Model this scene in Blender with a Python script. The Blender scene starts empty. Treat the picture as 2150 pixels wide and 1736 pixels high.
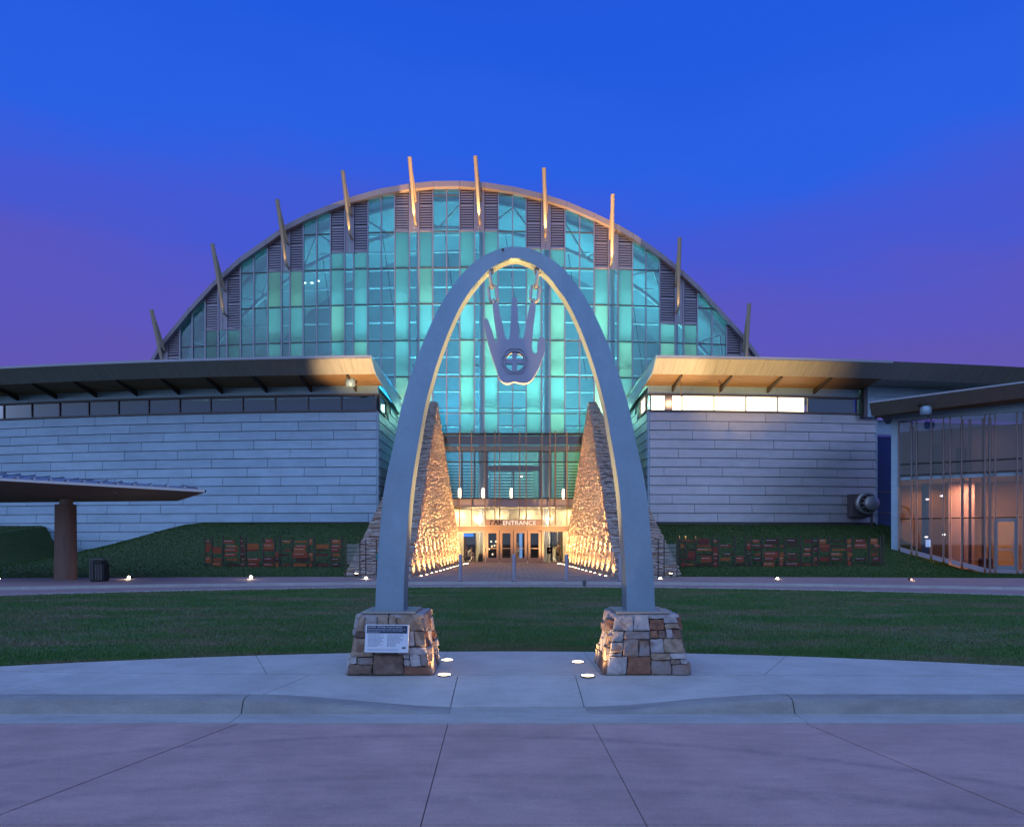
import bpy, math, random
import numpy as np
from mathutils import Vector, Matrix, noise as mnoise
random.seed(7); rng = np.random.default_rng(7)
R = math.radians
S = 1.2                      # metres per layout unit
EYE = 1.5                    # layout eye height
F, CX, HY = 1500.0, 1075.0, 1138.0
sc = bpy.context.scene
col = sc.collection
def P(x, y, d): return ((x-CX)/F*d, d, EYE+(HY-y)/F*d)

# ------------------------------------------------------------------ camera
cam_d = bpy.data.cameras.new('camera'); cam = bpy.data.objects.new('camera', cam_d); col.objects.link(cam)
cam.location = (0, 0, EYE*S); cam.rotation_euler = (R(90), 0, 0)
cam_d.lens = 36*F/2150; cam_d.sensor_width = 36; cam_d.shift_y = 270/2150
cam_d.clip_end = 4000; sc.camera = cam

# ------------------------------------------------------------------ sky, sun, exposure
SUN_EL, SUN_ROT = R(34), R(205)
w = bpy.data.worlds.new('World'); sc.world = w; w.use_nodes = True
nt = w.node_tree; nt.nodes.clear(); L = nt.links.new
def N(t, **k):
    n = nt.nodes.new(t)
    for a, b in k.items(): setattr(n, a, b)
    return n
sky = N('ShaderNodeTexSky', sky_type='NISHITA'); sky.sun_disc = False
sky.sun_elevation = R(2); sky.sun_rotation = SUN_ROT; sky.air_density = 1.2; sky.ozone_density = 4.0
tc = N('ShaderNodeTexCoord'); sep = N('ShaderNodeSeparateXYZ'); L(tc.outputs['Generated'], sep.inputs[0])
mp = N('ShaderNodeMapping'); mp.inputs['Scale'].default_value = (1.2, 1.2, 5.0); mp.inputs['Rotation'].default_value = (0.12, -0.16, 0.4)
L(tc.outputs['Generated'], mp.inputs[0])
nz = N('ShaderNodeTexNoise'); nz.inputs['Scale'].default_value = 1.9; nz.inputs['Detail'].default_value = 5; nz.inputs['Roughness'].default_value = .5
L(mp.outputs[0], nz.inputs['Vector'])
ad = N('ShaderNodeMath', operation='MULTIPLY_ADD'); ad.inputs[1].default_value = .16; ad.inputs[2].default_value = -.08
L(nz.outputs[0], ad.inputs[0])
sm = N('ShaderNodeMath', operation='ADD'); L(sep.outputs['Z'], sm.inputs[0]); L(ad.outputs[0], sm.inputs[1])
rmp = N('ShaderNodeValToRGB'); L(sm.outputs[0], rmp.inputs[0])
cr = rmp.color_ramp; cr.interpolation = 'EASE'
stops = [(0.0, (.085, .115, .33)), (.14, (.092, .075, .35)), (.20, (.118, .092, .44)), (.29, (.102, .092, .52)), (.37, (.058, .098, .64)), (.47, (.022, .115, .76)), (.58, (.015, .100, .73)), (.75, (.02, .065, .55)), (1.0, (.03, .08, .5))]
while len(cr.elements) < len(stops): cr.elements.new(.5)
for e, (p, c) in zip(cr.elements, stops): e.position = p; e.color = (*c, 1)
b1 = N('ShaderNodeBackground'); b1.inputs[1].default_value = .05; L(sky.outputs[0], b1.inputs[0])
b1.inputs[1].default_value = .05
mixs = N('ShaderNodeMix', data_type='RGBA', blend_type='ADD'); mixs.inputs[0].default_value = 1.0
dim = N('ShaderNodeMix', data_type='RGBA', blend_type='MULTIPLY'); dim.inputs[0].default_value = 1.0
L(sky.outputs[0], dim.inputs[6]); dim.inputs[7].default_value = (.004, .006, .012, 1)
L(rmp.outputs[0], mixs.inputs[6]); L(dim.outputs[2], mixs.inputs[7])
bg = N('ShaderNodeBackground'); bg.inputs[1].default_value = 1.0
L(mixs.outputs[2], bg.inputs[0]); nt.nodes.remove(b1)
wo = N('ShaderNodeOutputWorld'); L(bg.outputs[0], wo.inputs[0])
sd = bpy.data.lights.new('sun', 'SUN'); so = bpy.data.objects.new('sun', sd); col.objects.link(so)
sd.energy = 1.75; sd.angle = R(125); sd.color = (.56, .83, 1.0)
so.rotation_euler = Vector((-math.sin(SUN_ROT), -math.cos(SUN_ROT), -math.tan(SUN_EL))).to_track_quat('-Z', 'Y').to_euler()
# light travels from behind-left of the camera towards the building
so.rotation_euler = Vector((.22, .68, -.70)).to_track_quat('-Z', 'Y').to_euler()
vs = sc.view_settings; vs.view_transform = 'Standard'; vs.look = 'None'; vs.exposure = 0; vs.gamma = 1
sc.cycles.use_denoising = True
sc.cycles.max_bounces = 6; sc.cycles.diffuse_bounces = 3; sc.cycles.glossy_bounces = 3; sc.cycles.transparent_max_bounces = 10
sc.cycles.sample_clamp_indirect = 4.0; sc.cycles.caustics_reflective = False; sc.cycles.caustics_refractive = False

# ------------------------------------------------------------------ materials
MATS = {}
def mat(name, c, rough=.6, metal=0., var=0., scale=4., bump=0., bscale=None, c2=None, emit=None, es=0., stretch=None, spec=None):
    if name in MATS: return MATS[name]
    m = bpy.data.materials.new(name); m.use_nodes = True; t = m.node_tree; b = t.nodes['Principled BSDF']
    b.inputs['Base Color'].default_value = (*c, 1); b.inputs['Roughness'].default_value = rough; b.inputs['Metallic'].default_value = metal
    if spec is not None: b.inputs['Specular IOR Level'].default_value = spec
    if var or bump or c2:
        tcn = t.nodes.new('ShaderNodeTexCoord'); vec = tcn.outputs['Object']
        if stretch:
            mpn = t.nodes.new('ShaderNodeMapping'); mpn.inputs['Scale'].default_value = stretch; t.links.new(vec, mpn.inputs[0]); vec = mpn.outputs[0]
        n = t.nodes.new('ShaderNodeTexNoise'); n.inputs['Scale'].default_value = scale; n.inputs['Detail'].default_value = 6; n.inputs['Roughness'].default_value = .6
        t.links.new(vec, n.inputs['Vector'])
        if var or c2:
            r = t.nodes.new('ShaderNodeValToRGB'); r.color_ramp.elements[0].position = .33; r.color_ramp.elements[1].position = .68
            lo = tuple(x*(1-var) for x in c); hi = c2 if c2 else tuple(min(1, x*(1+var)) for x in c)
            r.color_ramp.elements[0].color = (*lo, 1); r.color_ramp.elements[1].color = (*hi, 1)
            t.links.new(n.outputs[0], r.inputs[0]); t.links.new(r.outputs[0], b.inputs['Base Color'])
        if bump:
            n2 = t.nodes.new('ShaderNodeTexNoise'); n2.inputs['Scale'].default_value = bscale or scale*6; n2.inputs['Detail'].default_value = 8
            t.links.new(vec, n2.inputs['Vector'])
            bp = t.nodes.new('ShaderNodeBump'); bp.inputs['Strength'].default_value = bump; bp.inputs['Distance'].default_value = .02
            t.links.new(n2.outputs[0], bp.inputs['Height']); t.links.new(bp.outputs[0], b.inputs['Normal'])
    if emit:
        b.inputs['Emission Color'].default_value = (*emit, 1); b.inputs['Emission Strength'].default_value = es
    MATS[name] = m; return m
def glass(name, tint, refl, rough=.02, frost=None, fres=.6):
    if name in MATS: return MATS[name]
    m = bpy.data.materials.new(name); m.use_nodes = True; t = m.node_tree; t.nodes.clear()
    o = t.nodes.new('ShaderNodeOutputMaterial'); mx = t.nodes.new('ShaderNodeMixShader')
    if frost:
        a = t.nodes.new('ShaderNodeMixShader'); tr = t.nodes.new('ShaderNodeBsdfTranslucent'); tr.inputs[0].default_value = (*frost, 1)
        tp = t.nodes.new('ShaderNodeBsdfTransparent'); tp.inputs[0].default_value = (*tint, 1); a.inputs[0].default_value = .78
        t.links.new(tp.outputs[0], a.inputs[1]); t.links.new(tr.outputs[0], a.inputs[2]); first = a.outputs[0]
    else:
        tp = t.nodes.new('ShaderNodeBsdfTransparent'); tp.inputs[0].default_value = (*tint, 1); first = tp.outputs[0]
    gl = t.nodes.new('ShaderNodeBsdfGlossy'); gl.inputs['Roughness'].default_value = rough; gl.inputs[0].default_value = (.9, .92, .95, 1)
    lw = t.nodes.new('ShaderNodeLayerWeight'); lw.inputs[0].default_value = .25
    ma = t.nodes.new('ShaderNodeMath'); ma.operation = 'MULTIPLY_ADD'; ma.inputs[1].default_value = fres; ma.inputs[2].default_value = refl; ma.use_clamp = True
    t.links.new(lw.outputs['Fresnel'], ma.inputs[0]); t.links.new(ma.outputs[0], mx.inputs[0])
    t.links.new(first, mx.inputs[1]); t.links.new(gl.outputs[0], mx.inputs[2]); t.links.new(mx.outputs[0], o.inputs[0])
    MATS[name] = m; return m
def emis(name, c, s):
    if name in MATS: return MATS[name]
    m = bpy.data.materials.new(name); m.use_nodes = True; t = m.node_tree; t.nodes.clear()
    o = t.nodes.new('ShaderNodeOutputMaterial'); e = t.nodes.new('ShaderNodeEmission'); e.inputs[0].default_value = (*c, 1); e.inputs[1].default_value = s
    t.links.new(e.outputs[0], o.inputs[0]); MATS[name] = m; return m

M_road = mat('rose_concrete', (.48, .315, .285), .75, var=.10, scale=1.3, bump=.12, bscale=60)
M_walk = mat('grey_concrete', (.47, .46, .43), .7, var=.10, scale=1.6, bump=.10, bscale=70)
M_kerb = mat('kerb_concrete', (.285, .28, .265), .75, var=.16, scale=2.5, bump=.2, bscale=50, stretch=(.6, 2, 2))  # whole kerb darkened to stand in for the shade on its face
M_gut = mat('gutter_concrete', (.41, .40, .375), .75, var=.12, scale=2.0, bump=.15, bscale=60, stretch=(.4, 2, 1))
M_joint = mat('joint_dark', (.06, .055, .055), .9)
M_grass = mat('lawn_soil', (.045, .11, .03), .95, scale=1.1, c2=(.07, .12, .04), bump=.5, bscale=40)
M_bank = mat('bank_turf', (.035, .075, .018), .95, scale=1.5, c2=(.055, .085, .026), bump=.8, bscale=30)
M_drive = mat('drive_concrete', (.30, .20, .21), .75, var=.12, scale=.8, bump=.06, bscale=30)
M_clad = mat('zinc_panel', (.31, .43, .53), .42, .35, var=.07, scale=1.2, stretch=(.6, .6, 3))
M_clad2 = mat('zinc_panel_pale', (.325, .445, .545), .42, .35, var=.07, scale=1.2, stretch=(.6, .6, 3))
M_clad3 = mat('zinc_panel_dull', (.30, .415, .515), .45, .35, var=.07, scale=1.2, stretch=(.6, .6, 3))
M_cladr = [mat('warm_lit_zinc_panel', (.47, .455, .48), .42, .35, var=.07, scale=1.2, stretch=(.6, .6, 3)), mat('warm_lit_zinc_panel_pale', (.49, .475, .50), .42, .35, var=.07, scale=1.2, stretch=(.6, .6, 3))]  # right wing tinted warmer to carry the warm light falling on it
M_trim = mat('dark_trim', (.12, .105, .11), .5, .3)
M_fascia = mat('bronze_fascia', (.38, .35, .33), .5, .2, var=.15, scale=1.5, stretch=(8, .3, .3))
M_roofm = mat('roof_metal', (.30, .31, .36), .45, .5)
M_wood = mat('cedar_soffit', (.26, .145, .07), .65, var=.4, scale=1.5, stretch=(1, 14, 14))
M_beam = mat('dark_timber', (.05, .035, .03), .7)
M_mull = mat('facade_aluminium', (.34, .30, .36), .4, .4)
M_louv = mat('louver_aluminium', (.34, .29, .33), .45, .3)
M_dark = mat('near_black', (.012, .012, .014), .6)
M_mast = mat('mast_metal', (.50, .40, .27), .45, .2)
M_steel = mat('arch_steel', (.225, .325, .41), .42, .5, var=.06, scale=2.2, bump=.03, bscale=25)
M_plate = mat('base_plate_steel', (.34, .33, .30), .5, .5)
M_chain = mat('chain_steel', (.62, .56, .48), .35, .6)
M_copper = mat('copper_rod', (.30, .17, .10), .4, .5)
M_cream = mat('cream_wall', (.72, .64, .46), .7)
M_bronze = mat('bronze_frame', (.42, .27, .18), .45, .25)
M_gl_dome = glass('dome_glass', (.62, .83, .90), .06)
M_gl_frost = glass('frosted_glass', (.5, .75, .75), .05, .1, frost=(.70, .84, .86))
M_gl_frost2 = glass('frosted_glass_pale', (.55, .78, .72), .05, .1, frost=(.88, .90, .80))
M_gl_dark = glass('strip_window_glass', (.45, .60, .72), .04)
M_gl_pav = glass('pavilion_glass', (.58, .58, .68), .05, fres=.2)
M_gl_door = glass('door_glass', (.75, .75, .75), .04)
M_int = mat('interior_wall', (.26, .33, .38), .7, var=.2, scale=.25)
M_tube = mat('white_tube_steel', (.78, .80, .80), .5)
M_lens = emis('lamp_lens', (1, .80, .52), 30)
M_pend = emis('pendant_glow', (1, .80, .55), 9)
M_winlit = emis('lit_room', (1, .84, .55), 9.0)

def mottle(m, layers):      # fine weathering: multiplies the base colour by a few noise layers
    t = m.node_tree; b = t.nodes['Principled BSDF']; geo = t.nodes.new('ShaderNodeNewGeometry')
    for sc_, lo, hi, st in layers:
        lk_ = b.inputs['Base Color'].links; src = lk_[0].from_socket if lk_ else None
        mpn = t.nodes.new('ShaderNodeMapping'); mpn.inputs['Scale'].default_value = st; t.links.new(geo.outputs['Position'], mpn.inputs[0])
        n = t.nodes.new('ShaderNodeTexNoise'); n.inputs['Scale'].default_value = sc_; n.inputs['Detail'].default_value = 6; n.inputs['Roughness'].default_value = .7; t.links.new(mpn.outputs[0], n.inputs['Vector'])
        mr = t.nodes.new('ShaderNodeMapRange'); mr.inputs[1].default_value = .3; mr.inputs[2].default_value = .7; mr.inputs[3].default_value = lo; mr.inputs[4].default_value = hi; t.links.new(n.outputs[0], mr.inputs[0])
        mx = t.nodes.new('ShaderNodeMix'); mx.data_type = 'RGBA'; mx.blend_type = 'MULTIPLY'; mx.inputs[0].default_value = 1
        if src: t.links.new(src, mx.inputs[6])
        else: mx.inputs[6].default_value = b.inputs['Base Color'].default_value
        t.links.new(mr.outputs[0], mx.inputs[7]); t.links.new(mx.outputs[2], b.inputs['Base Color'])
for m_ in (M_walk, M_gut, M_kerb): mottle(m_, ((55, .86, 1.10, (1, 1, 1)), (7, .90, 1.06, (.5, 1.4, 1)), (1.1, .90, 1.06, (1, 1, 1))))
mottle(M_road, ((50, .84, 1.12, (1, 1, 1)), (6, .90, 1.07, (.4, 1.6, 1)), (.8, .88, 1.06, (1, 1, 1))))
mottle(M_drive, ((30, .88, 1.08, (1, 1, 1)), (1.5, .88, 1.06, (.4, 1.5, 1))))
for m_ in (M_clad, M_clad2, M_clad3, *M_cladr): mottle(m_, ((.5, .90, 1.07, (1, 1, 1)), (9, .96, 1.03, (1, 1, .15))))
mottle(M_steel, ((1.6, .90, 1.06, (1, 1, .5)), (22, .95, 1.04, (1, 1, 1))))

# ------------------------------------------------------------------ mesh helpers
ORG = {}
class MB:
    def __init__(s): s.v = []; s.f = []
    def poly(s, pts):
        n = len(s.v); s.v += [tuple(p) for p in pts]; s.f.append(tuple(range(n, n+len(pts)))); return s
    def hexa(s, a):            # 8 pts: bottom loop (4) then top loop (4)
        n = len(s.v); s.v += [tuple(p) for p in a]
        for q in ((3, 2, 1, 0), (4, 5, 6, 7), (0, 1, 5, 4), (1, 2, 6, 5), (2, 3, 7, 6), (3, 0, 4, 7)): s.f.append(tuple(n+i for i in q))
        return s
    def box(s, x0, x1, y0, y1, z0, z1):
        return s.hexa([(x0, y0, z0), (x1, y0, z0), (x1, y1, z0), (x0, y1, z0), (x0, y0, z1), (x1, y0, z1), (x1, y1, z1), (x0, y1, z1)])
    def bar(s, a, b, wx, wy, wx2=None, wy2=None, up=(0, 0, 1)):
        a = Vector(a); b = Vector(b); dr = (b-a).normalized(); u = Vector(up)
        if abs(dr.dot(u)) > .95: u = Vector((0, 1, 0))
        x = dr.cross(u).normalized(); y = x.cross(dr).normalized(); wx2 = wx if wx2 is None else wx2; wy2 = wy if wy2 is None else wy2
        lo = [a+x*i*wx/2+y*j*wy/2 for i, j in ((-1, -1), (1, -1), (1, 1), (-1, 1))]; hi = [b+x*i*wx2/2+y*j*wy2/2 for i, j in ((-1, -1), (1, -1), (1, 1), (-1, 1))]
        return s.hexa(lo+hi)
    def tube(s, pts, r, n=8, caps=True, closed=False):
        pts = [Vector(p) for p in pts]; rr = r if isinstance(r, (list, tuple)) else [r]*len(pts); k = len(s.v); m = len(pts)
        for i, p in enumerate(pts):
            if closed: t = pts[(i+1) % m]-pts[i-1]
            else: t = pts[min(i+1, m-1)]-pts[max(i-1, 0)]
            t.normalize(); u = Vector((0, 0, 1)) if abs(t.z) < .9 else Vector((0, 1, 0))
            x = t.cross(u).normalized(); y = x.cross(t)
            for j in range(n):
                a = 2*math.pi*j/n; s.v.append(tuple(p+x*math.cos(a)*rr[i]+y*math.sin(a)*rr[i]))
        for i in range(m if closed else m-1):
            for j in range(n):
                i2 = (i+1) % m; s.f.append((k+i*n+j, k+i*n+(j+1) % n, k+i2*n+(j+1) % n, k+i2*n+j))
        if caps and not closed:
            s.f.append(tuple(k+j for j in reversed(range(n)))); s.f.append(tuple(k+(m-1)*n+j for j in range(n)))
        return s
    def lathe(s, c, prof, n=16, sx=1., sy=1.):
        k = len(s.v)
        for r, z in prof:
            for j in range(n):
                a = 2*math.pi*j/n; s.v.append((c[0]+math.cos(a)*r*sx, c[1]+math.sin(a)*r*sy, c[2]+z))
        for i in range(len(prof)-1):
            for j in range(n): s.f.append((k+i*n+j, k+i*n+(j+1) % n, k+(i+1)*n+(j+1) % n, k+(i+1)*n+j))
        s.f.append(tuple(k+j for j in reversed(range(n)))); s.f.append(tuple(k+(len(prof)-1)*n+j for j in range(n)))
        return s
    def prism(s, pts2, fn0, fn1):   # outline pts2, two placing functions
        n = len(pts2); k = len(s.v); s.v += [tuple(fn0(p)) for p in pts2]+[tuple(fn1(p)) for p in pts2]
        s.f.append(tuple(k+i for i in range(n))); s.f.append(tuple(k+n+i for i in reversed(range(n))))
        for i in range(n): s.f.append((k+i, k+n+i, k+n+(i+1) % n, k+(i+1) % n))
        return s
    def build(s, name, m, parent=None, org=None, smooth=False, bevel=0., kind=None, label=None, cat=None, group=None):
        o0 = ORG[parent.name] if parent is not None else (org or (0, 0, 0))
        me = bpy.data.meshes.new(name)
        me.from_pydata([((x-o0[0])*S, (y-o0[1])*S, (z-o0[2])*S) for x, y, z in s.v], [], s.f)
        me.materials.append(m)
        if smooth:
            me.polygons.foreach_set('use_smooth', [True]*len(me.polygons)); 
            try: me.set_sharp_from_angle(angle=R(40))
            except Exception: pass
        o = bpy.data.objects.new(name, me); col.objects.link(o); ORG[o.name] = o0
        if parent is not None: o.parent = parent
        else: o.location = Vector(o0)*S
        if bevel:
            bv = o.modifiers.new('bevel', 'BEVEL'); bv.width = bevel*S; bv.segments = 2; bv.limit_method = 'ANGLE'; bv.angle_limit = R(50)
        if kind: o['kind'] = kind
        if label: o['label'] = label
        if cat: o['category'] = cat
        if group: o['group'] = group
        return o
def thing(name, loc, label, cat, group=None):
    o = bpy.data.objects.new(name, None); col.objects.link(o); o.location = Vector(loc)*S; o.empty_display_size = .2
    o['label'] = label; o['category'] = cat; ORG[o.name] = tuple(loc)
    if group: o['group'] = group
    return o
def lamp(kind, loc, color, power, target=None, size=.1, spot=60, blend=.5, sy=None):
    l = bpy.data.lights.new('lamp', kind); o = bpy.data.objects.new('lamp', l); col.objects.link(o)
    o.location = Vector(loc)*S; l.color = color; l.energy = power*S*S
    if kind == 'AREA':
        l.size = size*S
        if sy: l.shape = 'RECTANGLE'; l.size_y = sy*S
    else: l.shadow_soft_size = size*S
    if kind == 'SPOT': l.spot_size = R(spot); l.spot_blend = blend
    if target is not None: o.rotation_euler = (Vector(target)-Vector(loc)).to_track_quat('-Z', 'Y').to_euler()
    return o
def text_mb(txt, size, pos, fn=None, depth=.01, xscale=1.0):
    cu = bpy.data.curves.new('t', 'FONT'); cu.body = txt; cu.size = size; cu.extrude = 0
    ob = bpy.data.objects.new('t', cu); col.objects.link(ob); dg = bpy.context.evaluated_depsgraph_get(); dg.update()
    me = bpy.data.meshes.new_from_object(ob.evaluated_get(dg)); mb = MB()
    ww = max([v.co.x for v in me.vertices] or [0])*xscale
    for v in me.vertices: mb.v.append((pos[0]+v.co.x*xscale, pos[1], pos[2]+v.co.y) if fn is None else fn(v.co.x*xscale, v.co.y))
    for p in me.polygons: mb.f.append(tuple(p.vertices))
    bpy.data.objects.remove(ob); bpy.data.curves.remove(cu); bpy.data.meshes.remove(me)
    return mb, ww
def interp(tab, x):
    if x <= tab[0][0]: return tab[0][1]
    for (a, b), (c, d) in zip(tab, tab[1:]):
        if x <= c: return b+(d-b)*(x-a)/(c-a)
    return tab[-1][1]
def sstep(a, b, x):
    t = max(0, min(1, (x-a)/(b-a))); return t*t*(3-2*t)

# ================================================================== SETTING: ground, road, walk, lawn
GZ = .13
MB().poly([(-900, -400, -.12), (900, -400, -.12), (900, 1500, -.12), (-900, 1500, -.12)]).build('ground', mat('far_ground', (.05, .06, .035), .95, var=.3, scale=.05), kind='structure')

def tyre_road():
    m = M_road; t = m.node_tree; b = t.nodes['Principled BSDF']
    geo = t.nodes.new('ShaderNodeNewGeometry'); src = b.inputs['Base Color'].links[0].from_socket
    fac = None
    for cx, cy, rad, wd, st in ((-.5, -.55, 6.1, .09, .5), (-.3, -2.4, 7.0, .09, .3), (.6, -4.2, 8.45, .14, .3)):
        sb = t.nodes.new('ShaderNodeVectorMath'); sb.operation = 'SUBTRACT'; sb.inputs[1].default_value = (cx*S, cy*S, 0)
        t.links.new(geo.outputs['Position'], sb.inputs[0])
        ln = t.nodes.new('ShaderNodeVectorMath'); ln.operation = 'LENGTH'; t.links.new(sb.outputs[0], ln.inputs[0])
        s2 = t.nodes.new('ShaderNodeMath'); s2.operation = 'SUBTRACT'; s2.inputs[1].default_value = rad*S; t.links.new(ln.outputs['Value'], s2.inputs[0])
        ab = t.nodes.new('ShaderNodeMath'); ab.operation = 'ABSOLUTE'; t.links.new(s2.outputs[0], ab.inputs[0])
        mr = t.nodes.new('ShaderNodeMapRange'); mr.interpolation_type = 'SMOOTHSTEP'
        mr.inputs[1].default_value = 0; mr.inputs[2].default_value = wd*S; mr.inputs[3].default_value = st; mr.inputs[4].default_value = 0; t.links.new(ab.outputs[0], mr.inputs[0])
        if fac is None: fac = mr.outputs[0]
        else:
            a2 = t.nodes.new('ShaderNodeMath'); a2.operation = 'ADD'; t.links.new(fac, a2.inputs[0]); t.links.new(mr.outputs[0], a2.inputs[1]); fac = a2.outputs[0]
    ns = t.nodes.new('ShaderNodeTexNoise'); ns.inputs['Scale'].default_value = 1.6; ns.inputs['Detail'].default_value = 12; ns.inputs['Roughness'].default_value = .78
    mpn = t.nodes.new('ShaderNodeMapping'); mpn.inputs['Scale'].default_value = (.6, 1.6, 1); t.links.new(geo.outputs['Position'], mpn.inputs[0]); t.links.new(mpn.outputs[0], ns.inputs['Vector'])
    r = t.nodes.new('ShaderNodeMapRange'); r.inputs[1].default_value = .45; r.inputs[2].default_value = .8; r.inputs[3].default_value = 0; r.inputs[4].default_value = .35; t.links.new(ns.outputs[0], r.inputs[0])
    nb_ = t.nodes.new('ShaderNodeTexNoise'); nb_.inputs['Scale'].default_value = 5; nb_.inputs['Detail'].default_value = 9; nb_.inputs['Roughness'].default_value = .75; t.links.new(geo.outputs['Position'], nb_.inputs['Vector'])
    rb_ = t.nodes.new('ShaderNodeMapRange'); rb_.inputs[1].default_value = .35; rb_.inputs[2].default_value = .65; t.links.new(nb_.outputs[0], rb_.inputs[0])
    mu_ = t.nodes.new('ShaderNodeMath'); mu_.operation = 'MULTIPLY'; t.links.new(fac, mu_.inputs[0]); t.links.new(rb_.outputs[0], mu_.inputs[1]); fac = mu_.outputs[0]
    a3 = t.nodes.new('ShaderNodeMath'); a3.operation = 'ADD'; a3.use_clamp = True; t.links.new(fac, a3.inputs[0]); t.links.new(r.outputs[0], a3.inputs[1])
    mx = t.nodes.new('ShaderNodeMix'); mx.data_type = 'RGBA'; t.links.new(a3.outputs[0], mx.inputs[0]); t.links.new(src, mx.inputs[6]); mx.inputs[7].default_value = (.14, .11, .12, 1)
    t.links.new(mx.outputs[2], b.inputs['Base Color'])
    def spots(t, b, c, s, lo=.70, amt=.5):
        pass
tyre_road()

road = MB().poly([(-30, -30, -.03), (30, -30, -.03), (30, 6.05, -.03), (-30, 6.05, -.03)]).build('road', M_joint, kind='structure')
fx = [-14, -11.5, -9.1, -6.8, -4.55, -2.27, -.53, .668, 2.43, 4.7, 7.0, 9.3, 11.7, 14]
nx = [-14, -11.8, -9.4, -7.2, -5.05, -2.86, -.484, .714, 2.86, 5.1, 7.3, 9.5, 11.9, 14]
ds = [5.92, 3.8, 1.6, -1.2, -5]
for j in range(4):
    for i in range(13):
        def X(k, d): return nx[k]+(fx[k]-nx[k])*(d-3.8)/(5.92-3.8) if d > 1 else nx[k]
        a, b_ = ds[j+1]+.005, ds[j]-.005
        gl = .007 if i in (5, 8) else .0025; gr = .007 if i in (4, 7) else .0025
        MB().hexa([(X(i, a)+gl, a, -.028), (X(i+1, a)-gr, a, -.028), (X(i+1, b_)-gr, b_, -.028), (X(i, b_)+gl, b_, -.028),
                   (X(i, a)+gl, a, 0), (X(i+1, a)-gr, a, 0), (X(i+1, b_)-gr, b_, 0), (X(i, b_)+gl, b_, 0)]).build('slab', M_road, road, bevel=.003)
# gutter pan
g = MB(); xs = [-14, -8, -5.2, -2.35, 2.46, 5.4, 8, 14]
gut = MB().poly([(-14, 5.9, -.026), (14, 5.9, -.026), (14, 6.5, -.026), (-14, 6.5, -.026)]).build('gutter', M_joint, kind='structure')
for a, b_ in zip(xs, xs[1:]):
    MB().hexa([(a+.003, 5.928, -.02), (b_-.003, 5.928, -.02), (b_-.003, 6.43, -.02), (a+.003, 6.43, -.02),
               (a+.003, 5.928, .001), (b_-.003, 5.928, .001), (b_-.003, 6.43, .014), (a+.003, 6.43, .014)]).build('gutter_section', M_gut, gut, bevel=.002)
def zk(x):       # kerb top height along the dropped kerb
    if x < -.55: return .016+(GZ-.016)*sstep(-.55, -2.35, x)**.85 if x > -2.35 else GZ
    if x > .66: return .016+(GZ-.016)*sstep(.66, 2.46, x)**.85 if x < 2.46 else GZ
    return .016
kerb = MB().box(-14, 14, 6.36, 6.40, -.03, 0).build('kerb', M_joint, kind='structure')
KX = [[-14, -10, -6, -2.36], [-2.35, -2.2, -2.0, -1.7, -1.4, -1.1, -.8, -.55], [.66, .9, 1.2, 1.5, 1.8, 2.1, 2.3, 2.455], [2.465, 6, 10, 14]]
for xs in KX:
    m = MB(); n = len(xs)
    for x in xs:
        z = zk(x); m.v += [(x, 6.20, -.02), (x, 6.20+.03*z/GZ, z*.35), (x, 6.225+.035*z/GZ, z*.85), (x, 6.25+.06*z/GZ, z+.001), (x, 6.428, z+.002), (x, 6.428, -.02)]
    for i in range(n-1):
        for k in range(5): m.f.append((i*6+k, (i+1)*6+k, (i+1)*6+k+1, i*6+k+1))
    m.f.append((5, 4, 3, 2, 1, 0)); m.f.append(tuple((n-1)*6+k for k in range(6)))
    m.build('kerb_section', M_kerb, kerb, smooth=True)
# front walk
def lawn_near(x): return max(8.97-.034*x*x, 7.42+.002*x*x)
walk = MB().poly([(-14, 6.44, -.04), (14, 6.44, -.04), (14, 7.36, .075), (12, 7.42, .085), (0, 8.9, .10), (-12, 7.42, .085), (-14, 7.36, .075)]).build('sidewalk', M_joint, kind='structure')
def dj(x): return 7.37+.009*x*x if abs(x) < 7 else 7.37+.009*49
def dj(x): return 7.37+(.0075*x*x if x < 0 else -.002*x*x)*(1 if abs(x) < 6 else 36/(x*x))
sxj = [(-14, -14), (-10.2, -10), (-7.4, -7.2), (-4.7, -4.5), (-2.24, -2.08), (-.555, -.555), (.65, .65), (2.44, 2.2), (5, 4.7), (7.6, 7.4), (10.4, 10), (14, 14)]
for (a0, a1), (b0, b1) in zip(sxj, sxj[1:]):
    m = MB(); k = 8; g = .004
    for i in range(k+1):
        t = i/k; x0 = a0+g+(b0-a0-2*g)*t; x1 = a1+g+(b1-a1-2*g)*t
        z0 = zk(x0)+.002; d1 = dj(x1)-.011
        zm = GZ-(GZ-z0)*.45 if GZ-z0 > .01 else GZ
        m.v += [(x0, 6.44, -.03), (x0, 6.44, z0), (x0*.5+x1*.5, (6.44+d1)/2, zm), (x1, d1, GZ), (x1, d1, .06)]
    for i in range(k):
        for q in range(4): m.f.append((i*5+q, (i+1)*5+q, (i+1)*5+q+1, i*5+q+1))
    m.f.append((4, 3, 2, 1, 0)); m.f.append(tuple(k*5+q for q in range(5)))
    m.build('slab', M_walk, walk)
bxj = [(-13, -13), (-8.5, -9.5), (-5.2, -6), (-2.55, -3.1), (-.83, -.80), (.92, .90), (2.6, 3.3), (5.4, 6.2), (8.7, 9.6), (13, 13)]
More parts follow.
